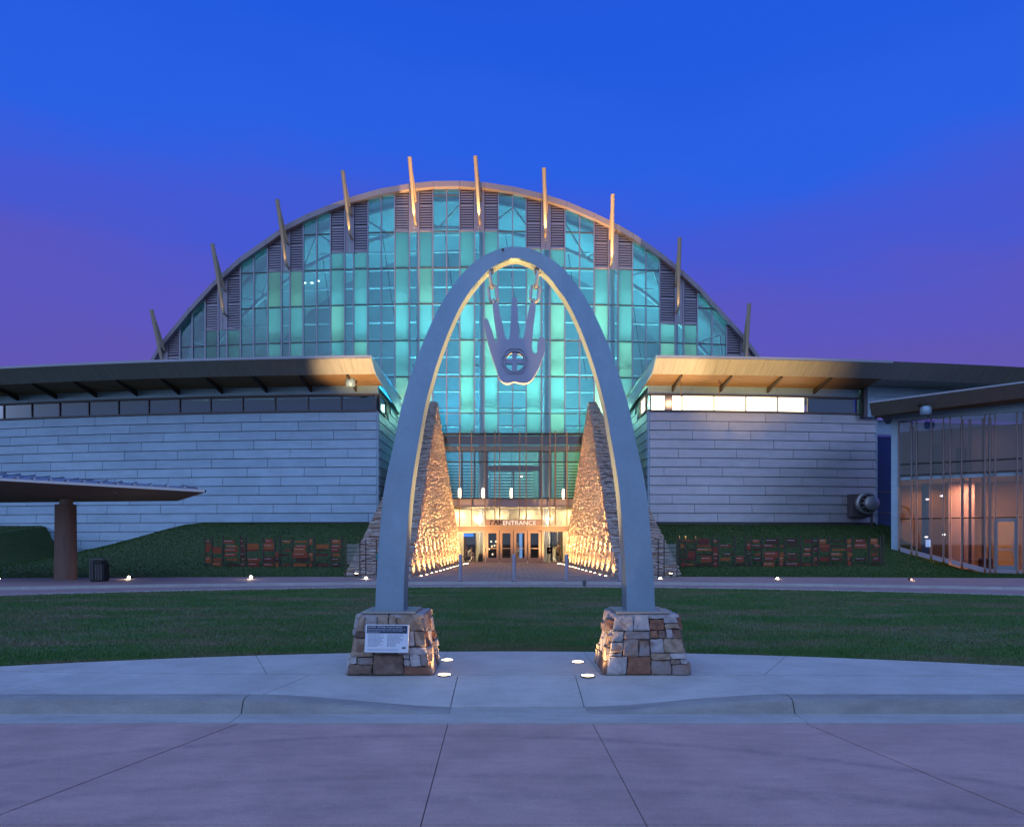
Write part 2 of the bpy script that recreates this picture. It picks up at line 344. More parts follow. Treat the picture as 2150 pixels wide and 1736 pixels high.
for (a0, a1), (b0, b1) in zip(bxj, bxj[1:]):
    m = MB(); k = 8; g = .004
    for i in range(k+1):
        t = i/k; x0 = a0+g+(b0-a0-2*g)*t; x1 = a1+g+(b1-a1-2*g)*t
        d0 = dj(x0)+.011; d1 = max(lawn_near(x1), d0+.02)
        m.v += [(x0, d0, .06), (x0, d0, GZ), (x1, d1, GZ+.001), (x1, d1, .06)]
    for i in range(k):
        for q in range(3): m.f.append((i*4+q, (i+1)*4+q, (i+1)*4+q+1, i*4+q+1))
    m.f.append((3, 2, 1, 0)); m.f.append(tuple(k*4+q for q in range(4)))
    m.build('slab', M_walk, walk)
# lawn
def lawn_far(x): return 21.9-.0205*x*x
m = MB(); NX, NY = 60, 40
for j in range(NY+1):
    for i in range(NX+1):
        x = -17+34*i/NX; a = lawn_near(x)+.012; b_ = lawn_far(x)-.012; d = a+(b_-a)*j/NY
        m.v.append((x, d, GZ-.012+.014*mnoise.noise((x*.9, d*.9, 0))))
for j in range(NY):
    for i in range(NX): m.f.append((j*(NX+1)+i, j*(NX+1)+i+1, (j+1)*(NX+1)+i+1, (j+1)*(NX+1)+i))
lawn = m.build('lawn', M_grass, kind='structure', smooth=True)

def blades(name, xs, ds, zs, h, lean, mat_, label, org=(0, 0, 0), wd=.006):
    n = len(xs); ang = rng.uniform(0, math.pi, n); la = rng.uniform(0, 2*math.pi, n); ln = lean*h*rng.uniform(.2, 1, n)
    dx = np.cos(ang)*wd*(.6+ds/14); dy = np.sin(ang)*wd*(.6+ds/14)
    v = np.empty((n*3, 3)); v[0::3] = np.c_[xs-dx, ds-dy, zs-.01]; v[1::3] = np.c_[xs+dx, ds+dy, zs-.01]; v[2::3] = np.c_[xs+np.cos(la)*ln, ds+np.sin(la)*ln, zs+h]
    v = (v-np.array(org))*S
    me = bpy.data.meshes.new(name); me.vertices.add(n*3); me.vertices.foreach_set('co', v.ravel())
    me.loops.add(n*3); me.loops.foreach_set('vertex_index', np.arange(n*3)); me.polygons.add(n)
    me.polygons.foreach_set('loop_start', np.arange(0, n*3, 3)); me.update(calc_edges=True)
    at = me.color_attributes.new('tone', 'BYTE_COLOR', 'CORNER')
    me.materials.append(mat_); me.validate()
    o = bpy.data.objects.new(name, me); col.objects.link(o); o.location = Vector(org)*S
    o['kind'] = 'stuff'; o['label'] = label; o['category'] = 'grass'; return o
M_blade = mat('grass_blade', (.062, .165, .042), .8, scale=.55, c2=(.10, .185, .06), spec=.15)
def dry_patches(m):
    t = m.node_tree; b = t.nodes['Principled BSDF']; src = b.inputs['Base Color'].links[0].from_socket
    geo = t.nodes.new('ShaderNodeNewGeometry'); n = t.nodes.new('ShaderNodeTexNoise'); n.inputs['Scale'].default_value = .55; n.inputs['Detail'].default_value = 7; n.inputs['Roughness'].default_value = .72
    mpn = t.nodes.new('ShaderNodeMapping'); mpn.inputs['Scale'].default_value = (.55, 1.3, 1); mpn.inputs['Location'].default_value = (3.1, 1.7, 0)
    t.links.new(geo.outputs['Position'], mpn.inputs[0]); t.links.new(mpn.outputs[0], n.inputs['Vector'])
    r = t.nodes.new('ShaderNodeMapRange'); r.inputs[1].default_value = .46; r.inputs[2].default_value = .62; r.inputs[3].default_value = 0; r.inputs[4].default_value = .85; t.links.new(n.outputs[0], r.inputs[0])
    mx = t.nodes.new('ShaderNodeMix'); mx.data_type = 'RGBA'; t.links.new(r.outputs[0], mx.inputs[0]); t.links.new(src, mx.inputs[6]); mx.inputs[7].default_value = (.20, .165, .105, 1)
    t.links.new(mx.outputs[2], b.inputs['Base Color'])
dry_patches(M_blade); dry_patches(M_grass)
nb = 400000
u = rng.uniform(0, 1, nb)**1.7; xs = rng.uniform(-16.5, 16.5, nb)
near = np.maximum(8.97-.034*xs*xs, 7.42+.002*xs*xs)+.01; far = 21.9-.0205*xs*xs-.02
dsb = near+(far-near)*u; keep = np.abs(xs) < dsb*.85+4; xs, dsb = xs[keep], dsb[keep]
blades('grass', xs, dsb, np.full(len(xs), GZ-.004), rng.uniform(.016, .036, len(xs)), .9, M_blade, 'short mown green grass with dry patches on the lawn behind the arch')

# drive loop, lawn kerb, far walk, paver court
def arc_strip(m, fa, fb, z, x0, x1, n=60, zb=None):
    k = len(m.v)
    for i in range(n+1):
        x = x0+(x1-x0)*i/n; m.v += [(x, fa(x), z), (x, fb(x), z)]
    for i in range(n): m.f.append((k+2*i, k+2*i+2, k+2*i+3, k+2*i+1))
    if zb is not None:
        for f, sgn in ((fa, 1), (fb, -1)):
            k2 = len(m.v)
            for i in range(n+1):
                x = x0+(x1-x0)*i/n; m.v += [(x, f(x), z), (x, f(x), zb)]
            for i in range(n): m.f.append((k2+2*i, k2+2*i+1, k2+2*i+3, k2+2*i+2) if sgn > 0 else (k2+2*i, k2+2*i+2, k2+2*i+3, k2+2*i+1))
    return m
def kerb_d(x): return 24.55-.0125*x*x
def bank_d(x): return 28.1-.0035*x*x
arc_strip(MB(), lambda x: lawn_far(x)-.02, lambda x: kerb_d(x)+.3, .05, -36, 36).build('drive', M_drive, kind='structure')
lk = MB().box(-.1, .1, 21.7, 21.72, 0, .01).build('lawn_kerb', M_walk, kind='structure')
for i in range(16):
    a = -17+34*i/16; arc_strip(MB(), lambda x: lawn_far(x)-.01, lambda x: lawn_far(x)+.15, GZ+.012, a+.006, a+34/16-.006, 5, .04).build('kerb_section', M_walk, lk)
fk = MB().box(-.1, .1, 24.7, 24.72, 0, .01).build('far_kerb', M_walk, kind='structure')
for i in range(20):
    a = -30+60*i/20; arc_strip(MB(), lambda x: kerb_d(x), lambda x: kerb_d(x)+.16, GZ+.006, a+.006, a+3-.006, 5, .03).build('kerb_section', M_walk, fk)
arc_strip(MB(), lambda x: kerb_d(x)+.16, lambda x: max(bank_d(x), kerb_d(x)+2)+.6, GZ, -36, 36).build('far_sidewalk', M_drive, kind='structure')
def paver_mat():
    m = mat('brick_pavers', (.30, .22, .20), .8); t = m.node_tree; b = t.nodes['Principled BSDF']
    tcn = t.nodes.new('ShaderNodeTexCoord'); br = t.nodes.new('ShaderNodeTexBrick'); br.inputs['Scale'].default_value = 1
    br.inputs['Color1'].default_value = (.30, .22, .20, 1); br.inputs['Color2'].default_value = (.20, .155, .15, 1); br.inputs['Mortar'].default_value = (.07, .06, .06, 1)
    br.inputs['Mortar Size'].default_value = .018; br.inputs['Brick Width'].default_value = .62; br.inputs['Row Height'].default_value = .42; br.inputs['Bias'].default_value = -.1
    t.links.new(tcn.outputs['Object'], br.inputs['Vector']); t.links.new(br.outputs['Color'], b.inputs['Base Color'])
    bp = t.nodes.new('ShaderNodeBump'); bp.inputs['Distance'].default_value = .02; bp.invert = True; t.links.new(br.outputs['Fac'], bp.inputs['Height']); t.links.new(bp.outputs[0], b.inputs['Normal'])
    return m
MB().poly([(-6.2, 25.9, GZ+.005), (6.3, 25.9, GZ+.005), (6.3, 47.0, GZ+.005), (-6.2, 47.0, GZ+.005)]).build('paver_court', paver_mat(), kind='structure')
ps = MB(); ps.poly([(-8, 24.8, GZ+.004), (8, 24.8, GZ+.004), (8, 25.88, GZ+.004), (-8, 25.88, GZ+.004)])

# wing wall plan curve
AX = .06
def wd_(u): return 40+.0397*u+.00368*u*u
def W(s, u, z, out=0.): return (AX+s*(7.53+u), wd_(u)-out, z)

# grass banks
def hw_left(x):
    return interp([(-40, 2.5), (-27.6, 2.5), (-26.3, .35), (-25.0, .45), (-18.6, 2.5), (-17.4, 2.62), (-6, 2.55)], x)
def bank_h(x, d):
    s = -1 if x < 0 else 1; u = max(0, abs(x-AX)-7.53); dw = wd_(u); d0 = bank_d(x)+.35
    t = max(0, min(1.05, (d-d0)/(dw-d0)))
    hw = hw_left(x) if s < 0 else 2.5*(1-.0*x)
    if s < 0:
        # the dip beside the canopy reaches only part of the way out
        h = GZ-.01+(hw-GZ)*(.55*t+.45*t*t*(3-2*t))
    else:
        h = GZ-.01+(hw-GZ)*(.6*t+.4*t*t*(3-2*t))*(1-sstep(17.3, 22.0, x+(33.5-d)*.5))
    return h+.05*t*mnoise.noise((x*.35, d*.35, 2))
def bank(name, x0, x1, label):
    m = MB(); nx_, ny = 90, 50
    for j in range(ny+1):
        for i in range(nx_+1):
            x = x0+(x1-x0)*i/nx_; d0 = bank_d(x)+.3; d = d0+(44.5-d0)*j/ny; m.v.append((x, d, bank_h(x, d)))
    for j in range(ny):
        for i in range(nx_): m.f.append((j*(nx_+1)+i, j*(nx_+1)+i+1, (j+1)*(nx_+1)+i+1, (j+1)*(nx_+1)+i))
    o = m.build(name, M_bank, kind='structure', smooth=True); return o
bank('grass_bank', -36, -5.6, ''); bank('grass_bank', 5.7, 34, '')
M_bblade = mat('bank_blade', (.035, .085, .02), .85, scale=.6, c2=(.06, .10, .03), spec=.1)
for a, b_, lb in ((-31, -6.6, 'rough green grass on the bank below the long blue window strip'), (6.7, 23, 'rough green grass on the bank below the lit yellow windows')):
    n = 60000; xs = rng.uniform(a, b_, n); d0 = 28.1-.0035*xs*xs+.35; dd = d0+(41.5-d0)*rng.uniform(0, 1, n)**1.2
    zz = np.array([bank_h(float(x), float(d)) for x, d in zip(xs, dd)])
    blades('grass', xs, dd, zz, rng.uniform(.025, .06, n), .8, M_bblade, lb, wd=.008)

# ================================================================== WINGS
CL = [M_clad, M_clad2, M_clad3]
ROWH = .515; ZSILL = 8.80
def clad_panel(t, s, u0, u1, z0, z1, out=.0):
    g = .012
    if u1-u0 < .03 or z1-z0 < .03: return
    pts = []
    for z, o in ((z0+.016, .075), (z1-.012, .02)):
        for u, oo in ((u0+g, o), (u1-g, o), (u1-g, .0), (u0+g, .0)): pts.append(W(s, u, z, oo+out))
    MB().hexa(pts).build('panel', random.choice(CL if s < 0 else M_cladr), t)
def wing(s, label, ulen):
    t = thing('museum_wing', W(s, ulen/2, 0), label, 'building')
    q = lambda a, b: (a, b) if s > 0 else (b, a)
    # core wall
    m = MB(); nseg = 12
    for i in range(nseg+1):
        u = ulen*i/nseg; m.v += [W(s, u, 0, -.02), W(s, u, ZSILL, -.02)]
    for i in range(nseg): m.f.append((2*i, 2*i+2, 2*i+3, 2*i+1))
    m.build('core_wall', M_trim, t)
    # cladding rows
    nrow = 12 if s > 0 else 17
    for r in range(nrow):
        z1 = ZSILL-r*ROWH; z0 = z1-ROWH; off = (r*1.27) % 3.35; u = .10; first = True
        nxt = off if off > .5 else off+3.35
        while u < ulen-.01:
            e = min(nxt, ulen)
            if r < 12 or u > 6: clad_panel(t, s, u, e, z0, z1)
            u = e; nxt = e+3.35*random.uniform(.98, 1.02)
    # corner trim
    MB().hexa([W(s, 0, .1, .07), W(s, .09, .1, .07), W(s, .09, .1, -.1), W(s, 0, .1, -.1), W(s, 0, ZSILL, .07), W(s, .09, ZSILL, .07), W(s, .09, ZSILL, -.1), W(s, 0, ZSILL, -.1)]).build('corner_trim', M_clad2, t)
    return t
def side_wall(t, s):
    xk = AX+s*7.53
    MB().poly([(xk-s*-.02, 40.05, 0), (xk+s*.02, 47.2, 0), (xk+s*.02, 47.2, 10.2), (xk+s*.02, 40.05, 10.2)]).build('side_wall', M_trim, t)
    for r in range(-2, 13):
        z1 = ZSILL-r*ROWH; z0 = z1-ROWH; d = 40.02; off = .6+(r*.83) % 1.6
        while d < 47:
            e = min(d+off, 47.0)
            if not (r in (-1, -2) and d < 42.2):
                a = .006; pts = []
                for z, o in ((z0+.005, .05), (z1-.005, .015)):
                    pts += [(xk-s*o, d+a, z), (xk-s*o, e-a, z), (xk+s*0, e-a, z), (xk+s*0, d+a, z)]
                MB().hexa(pts).build('panel', random.choice(CL), t)
            d = e; off = 1.7
        if r in (-1, -2):
            MB().hexa([(xk-s*.03, 42.21, z0), (xk-s*.03, 42.22, z0), (xk, 42.22, z0), (xk, 42.21, z0), (xk-s*.03, 42.21, z1), (xk-s*.03, 42.22, z1), (xk, 42.22, z1), (xk, 42.21, z1)])
ZW0, ZW1, ZTOP = 8.90, 9.70, 10.22
def strip_frame(t, s, ua, ub, edges, zt=ZTOP):
    # frame rails, header panel row
    for z0, z1, nm, mt, o0 in ((ZSILL+.004, ZW0, 'sill', M_trim, .09), (ZW1, ZW1+.10, 'head_rail', M_trim, .09)):
        for i in range(8):
            a = ua+(ub-ua)*i/8; b_ = ua+(ub-ua)*(i+1)/8
            MB().hexa([W(s, a, z0, o0), W(s, b_, z0, o0), W(s, b_, z0, -.06), W(s, a, z0, -.06), W(s, a, z1, o0), W(s, b_, z1, o0), W(s, b_, z1, -.06), W(s, a, z1, -.06)]).build(nm, mt, t)
    k = max(1, int((ub-ua)/2.2))
    for i in range(k):
        a = ua+(ub-ua)*i/k+.006; b_ = ua+(ub-ua)*(i+1)/k-.006
        MB().hexa([W(s, a, ZW1+.105, .03), W(s, b_, ZW1+.105, .03), W(s, b_, ZW1+.105, -.05), W(s, a, ZW1+.105, -.05), W(s, a, zt+.1, .03), W(s, b_, zt+.1, .03), W(s, b_, zt+.1, -.05), W(s, a, zt+.1, -.05)]).build('header_panel', random.choice(CL), t)
    for e in edges:
        MB().hexa([W(s, e-.03, ZW0, .05), W(s, e+.03, ZW0, .05), W(s, e+.03, ZW0, -.06), W(s, e-.03, ZW0, -.06), W(s, e-.03, ZW1, .05), W(s, e+.03, ZW1, .05), W(s, e+.03, ZW1, -.06), W(s, e-.03, ZW1, -.06)]).build('window_mullion', M_trim, t)
def pane(t, s, a, b_, m, nm='window_pane', out=-.02):
    MB().hexa([W(s, a, ZW0, out+.01), W(s, b_, ZW0, out+.01), W(s, b_, ZW0, out-.01), W(s, a, ZW0, out-.01), W(s, a, ZW1, out+.01), W(s, b_, ZW1, out+.01), W(s, b_, ZW1, out-.01), W(s, a, ZW1, out-.01)]).build(nm, m, t)
def u_of(x, s):          # photo column -> distance along the wing
    u = 0
    for _ in range(8): u = s*((x-CX)/F*wd_(u)-AX)-7.53
    return u
def roof(t, s, u0, u1, n=12):
    # profile points (out from wall line, z): front edge, sloped fascia, soffit
    us = [u0+(u1-u0)*i/n for i in range(n+1)]
    rise = lambda u: 0.0
    m = MB()
    prof = [(3.35, 11.06), (3.35, 10.93)]
    def strip(pa, pb, nm, mt, thick=None):
        for i in range(n):
            a, b_ = us[i], us[i+1]
            MB().hexa([W(s, a, pa[1], pa[0]), W(s, b_, pa[1], pa[0]), W(s, b_, pb[1], pb[0]), W(s, a, pb[1], pb[0]),
                       W(s, a, pa[1]+.03, pa[0]-.01), W(s, b_, pa[1]+.03, pa[0]-.01), W(s, b_, pb[1]+.03, pb[0]-.01), W(s, a, pb[1]+.03, pb[0]-.01)]).build(nm, mt, t)
    # fascia boards
    k = int((u1-u0)/.55)
    for i in range(k):
        a = u0+(u1-u0)*i/k+.004; b_ = u0+(u1-u0)*(i+1)/k-.004; o = random.uniform(0, .006)
        MB().hexa([W(s, a, 10.93-o, 3.33), W(s, b_, 10.93-o, 3.33), W(s, b_, 10.37-o, 2.25), W(s, a, 10.37-o, 2.25),
                   W(s, a, 10.97, 3.31), W(s, b_, 10.97, 3.31), W(s, b_, 10.41, 2.23), W(s, a, 10.41, 2.23)]).build('fascia_board', M_fascia, t)
    for i in range(n):
        a, b_ = us[i], us[i+1]
        MB().hexa([W(s, a, 10.95, 3.37), W(s, b_, 10.95, 3.37), W(s, b_, 10.95, 3.30), W(s, a, 10.95, 3.30), W(s, a, 11.08, 3.37), W(s, b_, 11.08, 3.37), W(s, b_, 11.08, 3.30), W(s, a, 11.08, 3.30)]).build('roof_edge', M_roofm, t)
    m = MB()
    for u in us: m.v += [W(s, u, 10.40, 2.24), W(s, u, 10.24, -.06)]
    for i in range(n): m.f.append((2*i, 2*i+2, 2*i+3, 2*i+1))
    m.build('soffit', M_wood, t)
    m = MB()
    for u in us: m.v += [W(s, u, 11.07, 3.30), W(s, u, 10.75, -14)]
    for i in range(n): m.f.append((2*i, 2*i+2, 2*i+3, 2*i+1))
    m.build('roof_sheet', M_roofm, t)
    # inner end cap following the slope of the roof
    if u0 < 1:
        a = u0; e = [W(s, a, 11.08, 3.37), W(s, a, 10.93, 3.37), W(s, a, 10.37, 2.25), W(s, a, 10.22, -.02), W(s, a, 9.62, -7.0), W(s, a, 10.60, -7.0)]
        m = MB(); m.prism(e, lambda p: (p[0], p[1], p[2]), lambda p: (p[0]+s*.05, p[1], p[2])); m.build('end_fascia', M_clad2, t)
UL = 26.0
tl = wing(-1, 'long metal-clad wing with dark blue window strip behind the flat canopy', UL)
el = [u_of(x, -1) for x in (790, 717, 647, 578, 510, 442.5, 377.7, 312.5, 249, 186.7, 125.8, 67.2, 8.6, -50, -110)]
strip_frame(tl, -1, .02, UL, el)
for a, b_ in zip(el, el[1:]): pane(tl, -1, a+.03, b_-.03, M_gl_dark)
m = MB()
for i in range(13): m.v += [W(-1, UL*i/12, ZW0-.05, -.8), W(-1, UL*i/12, ZW1+.05, -.8)]
for i in range(12): m.f.append((2*i, 2*i+2, 2*i+3, 2*i+1))
m2 = MB()
for i in range(13): m2.v += [W(-1, UL*i/12, ZW1+.06, .02), W(-1, UL*i/12, ZW1+.06, -.82)]
for i in range(12): m2.f.append((2*i, 2*i+2, 2*i+3, 2*i+1))
m2.build('room_ceiling', M_trim, tl)
m.build('room_wall', mat('sky_tinted_room', (.10, .30, .55), .8), tl)  # wall painted blue to stand in for sky reflected in the window strip
side_wall(tl, -1); roof(tl, -1, -.27, UL, 14)
for x in (39, 119, 203, 288, 377, 467, 560.5, 654, 748):
    u = u_of(x, -1); MB().hexa([W(-1, u-.05, 9.92, .03), W(-1, u+.05, 9.92, .03), W(-1, u+.05, 10.20, -.03), W(-1, u-.05, 10.20, -.03),
        W(-1, u-.05, 10.30, 2.2), W(-1, u+.05, 10.30, 2.2), W(-1, u+.05, 10.385, 2.15), W(-1, u-.05, 10.385, 2.15)]).build('rafter', M_beam, tl)

tr = wing(1, 'metal-clad wing with glowing yellow window strip beside the glass pavilion', 13.4)
er = [u_of(x, 1) for x in (1366, 1432, 1499, 1566, 1632, 1696, 1798)]
strip_frame(tr, 1, .02, er[-1]+.15, er)
for i, (a, b_) in enumerate(zip(er, er[1:])): pane(tr, 1, a+.03, b_-.03, M_gl_door if i < 5 else M_gl_dark)
m = MB()
for i in range(9):
    u = .3+(er[5]-.3)*i/8; m.v += [W(1, u, ZW0-.1, -.55), W(1, u, ZW1+.1, -.55)]
for i in range(8): m.f.append((2*i, 2*i+2, 2*i+3, 2*i+1))
m.build('lit_room_wall', M_winlit, tr)
MB().hexa([W(1, er[5]+.1, 8.7, -.3), W(1, er[6], 8.7, -.3), W(1, er[6], 8.7, -.35), W(1, er[5]+.1, 8.7, -.35), W(1, er[5]+.1, 9.9, -.3), W(1, er[6], 9.9, -.3), W(1, er[6], 9.9, -.35), W(1, er[5]+.1, 9.9, -.35)]).build('room_wall', MATS['sky_tinted_room'], tr)
up = u_of(1406, 1); MB().box(W(1, up-.22, 0)[0], W(1, up+.2, 0)[0], 40.25, 40.45, ZW0-.05, ZW1+.05).build('room_post', mat('lit_post', (.5, .38, .28), .7), tr)
lamp('AREA', W(1, up, 9.3, -.05), (1, .7, .5), 6, W(1, up, 9.3, -.4), .3)  # lamp added between glass and post to brighten the post
for x in (1418, 1497):
    u = u_of(x, 1); MB().tube([W(1, u, 10.3, 1.2), W(1, u, 9.3, 1.2)], .02, 6).build('hanging_rod', M_copper, tr)
side_wall(tr, 1); roof(tr, 1, -.22, er[-1]+.35, 8)
for x in (1411.7, 1511, 1611, 1708.5):
    u = u_of(x, 1); MB().hexa([W(1, u-.05, 9.92, .03), W(1, u+.05, 9.92, .03), W(1, u+.05, 10.20, -.03), W(1, u-.05, 10.20, -.03),
        W(1, u-.05, 10.30, 2.2), W(1, u+.05, 10.30, 2.2), W(1, u+.05, 10.385, 2.15), W(1, u-.05, 10.385, 2.15)]).build('rafter', M_beam, tr)
# upper flush block on the far right with its own parapet
ub = er[-1]+.22; xb0 = W(1, ub, 0)[0]
for i in range(10):
    for j, (z0, z1) in enumerate(((8.62, 9.14), (9.15, 9.78), (9.79, 10.36))):
        a = ub+.2+i*2.35; MB().hexa([W(1, a+.006, z0, .5), W(1, a+2.344, z0, .5), W(1, a+2.344, z0, .4), W(1, a+.006, z0, .4), W(1, a+.006, z1-.006, .5), W(1, a+2.344, z1-.006, .5), W(1, a+2.344, z1-.006, .4), W(1, a+.006, z1-.006, .4)]).build('panel', random.choice(CL), tr)
MB().hexa([W(1, ub+.0, 8.6, .48), W(1, ub+.19, 8.6, .48), W(1, ub+.19, 8.6, -.3), W(1, ub, 8.6, -.3), W(1, ub, 10.38, .48), W(1, ub+.19, 10.38, .48), W(1, ub+.19, 10.38, -.3), W(1, ub, 10.38, -.3)]).build('return_panel', M_trim, tr)
for i in range(8):
    a = ub+.1+i*3; b_ = a+2.995
    MB().hexa([W(1, a, 10.35, 2.2), W(1, b_, 10.35, 2.2), W(1, b_, 10.35, .3), W(1, a, 10.35, .3), W(1, a, 11.05, 3.3), W(1, b_, 11.05, 3.3), W(1, b_, 11.0, .3), W(1, a, 11.0, .3)]).build('fascia_board', M_fascia, tr)
for i in range(8):
    a = 13.45+i*2
    for r in range(12):
        if a > 15: MB().hexa([W(1, a+.006, ZSILL-.2-r*ROWH-ROWH, -.6), W(1, a+1.994, ZSILL-.2-r*ROWH-ROWH, -.6), W(1, a+1.994, ZSILL-.2-r*ROWH-ROWH, -.7), W(1, a+.006, ZSILL-.2-r*ROWH-ROWH, -.7), W(1, a+.006, ZSILL-.206-r*ROWH, -.62), W(1, a+1.994, ZSILL-.206-r*ROWH, -.62), W(1, a+1.994, ZSILL-.206-r*ROWH, -.7), W(1, a+.006, ZSILL-.206-r*ROWH, -.7)]).build('panel', random.choice(CL), tr)
MB().hexa([W(1, 13.42, 7.75, -.3), W(1, 15.2, 7.75, -.3), W(1, 15.2, 7.75, -.5), W(1, 13.42, 7.75, -.5), W(1, 13.42, 8.6, -.3), W(1, 15.2, 8.6, -.3), W(1, 15.2, 8.6, -.5), W(1, 13.42, 8.6, -.5)]).build('panel', M_clad, tr)
for k, (z0, z1) in enumerate(((1.0, 3.2), (3.25, 4.4), (4.45, 7.7))):
    MB().hexa([W(1, 13.5, z0, -.32), W(1, 15.1, z0, -.32), W(1, 15.1, z0, -.36), W(1, 13.5, z0, -.36), W(1, 13.5, z1, -.32), W(1, 15.1, z1, -.32), W(1, 15.1, z1, -.36), W(1, 13.5, z1, -.36)]).build('slot_window_pane', M_gl_dark, tr)
MB().hexa([W(1, 13.45, .5, -.8), W(1, 15.2, .5, -.8), W(1, 15.2, .5, -.85), W(1, 13.45, .5, -.85), W(1, 13.45, 7.7, -.8), W(1, 15.2, 7.7, -.8), W(1, 15.2, 7.7, -.85), W(1, 13.45, 7.7, -.85)]).build('room_wall', MATS['sky_tinted_room'], tr)
for z in (3.22, 4.42): MB().hexa([W(1, 13.44, z-.03, -.25), W(1, 15.2, z-.03, -.25), W(1, 15.2, z-.03, -.4), W(1, 13.44, z-.03, -.4), W(1, 13.44, z+.03, -.25), W(1, 15.2, z+.03, -.25), W(1, 15.2, z+.03, -.4), W(1, 13.44, z+.03, -.4)]).build('window_rail', M_trim, tr)
MB().hexa([W(1, 13.36, .5, .06), W(1, 13.46, .5, .06), W(1, 13.46, .5, -.5), W(1, 13.36, .5, -.5), W(1, 13.36, ZSILL-.1, .06), W(1, 13.46, ZSILL-.1, .06), W(1, 13.46, ZSILL-.1, -.5), W(1, 13.36, ZSILL-.1, -.5)]).build('corner_trim', M_clad2, tr)

# side windows at the wing corners
for s, t, mm in ((-1, tl, M_gl_dome), (1, tr, M_gl_door)):
    xk = AX+s*7.53
    MB().box(min(xk-s*.02, xk-s*.04), max(xk-s*.02, xk-s*.04), 40.25, 42.0, 8.95, 9.72).build('side_window_pane', mm, t)
    for d in (40.12, 42.0): MB().box(min(xk, xk-s*.09), max(xk, xk-s*.09), d, d+.13, 8.87, 9.82).build('side_window_frame', M_trim, t)
    for z in (8.84, 9.74): MB().box(min(xk, xk-s*.085), max(xk, xk-s*.085), 40.26, 41.99, z, z+.1).build('side_window_frame', M_trim, t)
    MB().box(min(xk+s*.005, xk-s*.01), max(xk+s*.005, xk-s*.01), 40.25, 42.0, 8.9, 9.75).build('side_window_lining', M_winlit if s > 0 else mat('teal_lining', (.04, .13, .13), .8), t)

# eave fixtures (loudspeaker boxes on brackets)
def eave_box(loc, label, k=1.):
    t = thing('loudspeaker', loc, label, 'loudspeaker'); x, d, z = loc
    MB().lathe((x, d, z), [(.20*k, -.18*k), (.27*k, -.08*k), (.27*k, .16*k), (.22*k, .26*k)], 14).build('housing', M_clad2, t, smooth=True)
    MB().bar((x-.1*k, d, z+.26*k), (x-.1*k, d+.9, z+.55*k), .08, .06).build('bracket', M_beam, t)
    MB().bar((x+.2*k, d+.1, z-.2*k), (x+.25*k, d+.7, z+.5*k), .05, .05).build('arm', M_beam, t)
xx = P(736, 805, 38.6); eave_box(xx, 'pale rounded loudspeaker under the eave of the wing behind the canopy')

# round exhaust hood on the right wing wall
c = P(1818, 1057, 40.2); t = thing('exhaust_hood', (c[0], c[1], c[2]-.6), 'round metal exhaust hood on the wall beside the glass pavilion', 'vent')
def yl(m, cx, cz, prof, n=24):      # lathe about the depth axis, prof = (r, d)
    k = len(m.v)
    for r, d in prof:
        for j in range(n):
            a = 2*math.pi*j/n; m.v.append((cx+math.cos(a)*r, d, cz+math.sin(a)*r))
    for i in range(len(prof)-1):
        for j in range(n): m.f.append((k+i*n+j, k+(i+1)*n+j, k+(i+1)*n+(j+1) % n, k+i*n+(j+1) % n))
    m.f.append(tuple(k+j for j in range(n))); m.f.append(tuple(k+(len(prof)-1)*n+j for j in reversed(range(n)))); return m
MB().box(c[0]-.72, c[0]+.5, 40.35, 41.2, c[2]-.75, c[2]+.55).build('base_box', M_trim, t, bevel=.02)
yl(MB(), c[0]-.02, c[2], [(.55, 40.34), (.62, 40.2), (.62, 39.95), (.56, 39.9)]).build('drum', mat('galvanised', (.42, .42, .43), .4, .7), t, smooth=True)
yl(MB(), c[0]+.02, c[2], [(.50, 39.9), (.50, 39.82), (.3, 39.81)]).build('grille', M_dark, t, smooth=True)
yl(MB(), c[0]+.06, c[2]-.01, [(.40, 39.80), (.42, 39.7), (.40, 39.55), (.33, 39.5), (.05, 39.47)]).build('cap', MATS['galvanised'], t, smooth=True)
for k in range(12):
    a = 2*math.pi*k/12; MB().bar((c[0]+.02+.5*math.cos(a), 39.86, c[2]+.5*math.sin(a)), (c[0]+.06+.40*math.cos(a), 39.70, c[2]+.40*math.sin(a)), .02, .02).build('rib', MATS['galvanised'], t)
MB().box(c[0]+.2, c[0]+.3, 40.0, 40.1, 2.4, c[2]-.5).build('drain_pipe', M_trim, t)

# ================================================================== DOME HALL
def DF(x):
    X_, d = 0, 47
    for _ in range(6):
        X_ = (x-CX)/F*d; d = 46.95+.0041*(X_+2)**2
    return X_, d
def dfac(X_): return 46.95+.0041*(X_+2)**2
rim_px = [(306, 800), (325, 755), (343, 724), (372, 688), (403, 650), (453.8, 595), (508, 546), (562.8, 508), (606, 477), (650, 455), (693.6, 437.4), (744.5, 419), (802.6, 403), (860.8, 392.8), (911.6, 387.7), (966, 387), (1018, 390), (1077.5, 399), (1135, 412.5), (1189.6, 430), (1247, 454), (1292, 475.9), (1327.3, 495.7), (1385, 535.8), (1429.8, 572.6), (1465, 604.7), (1497, 640), (1529, 675), (1558, 707), (1590, 750.4), (1622, 800)]
rim = []
for x, y in rim_px:
    X_, d = DF(x); rim.append((X_, EYE+(HY-y)/F*d))
def rimZ(X_): return interp(rim, X_)
hall = thing('glass_dome_hall', (AX, 47, 0), 'tall arched glass hall glowing teal behind the steel arch', 'building')
fan = 'curved glass facade'
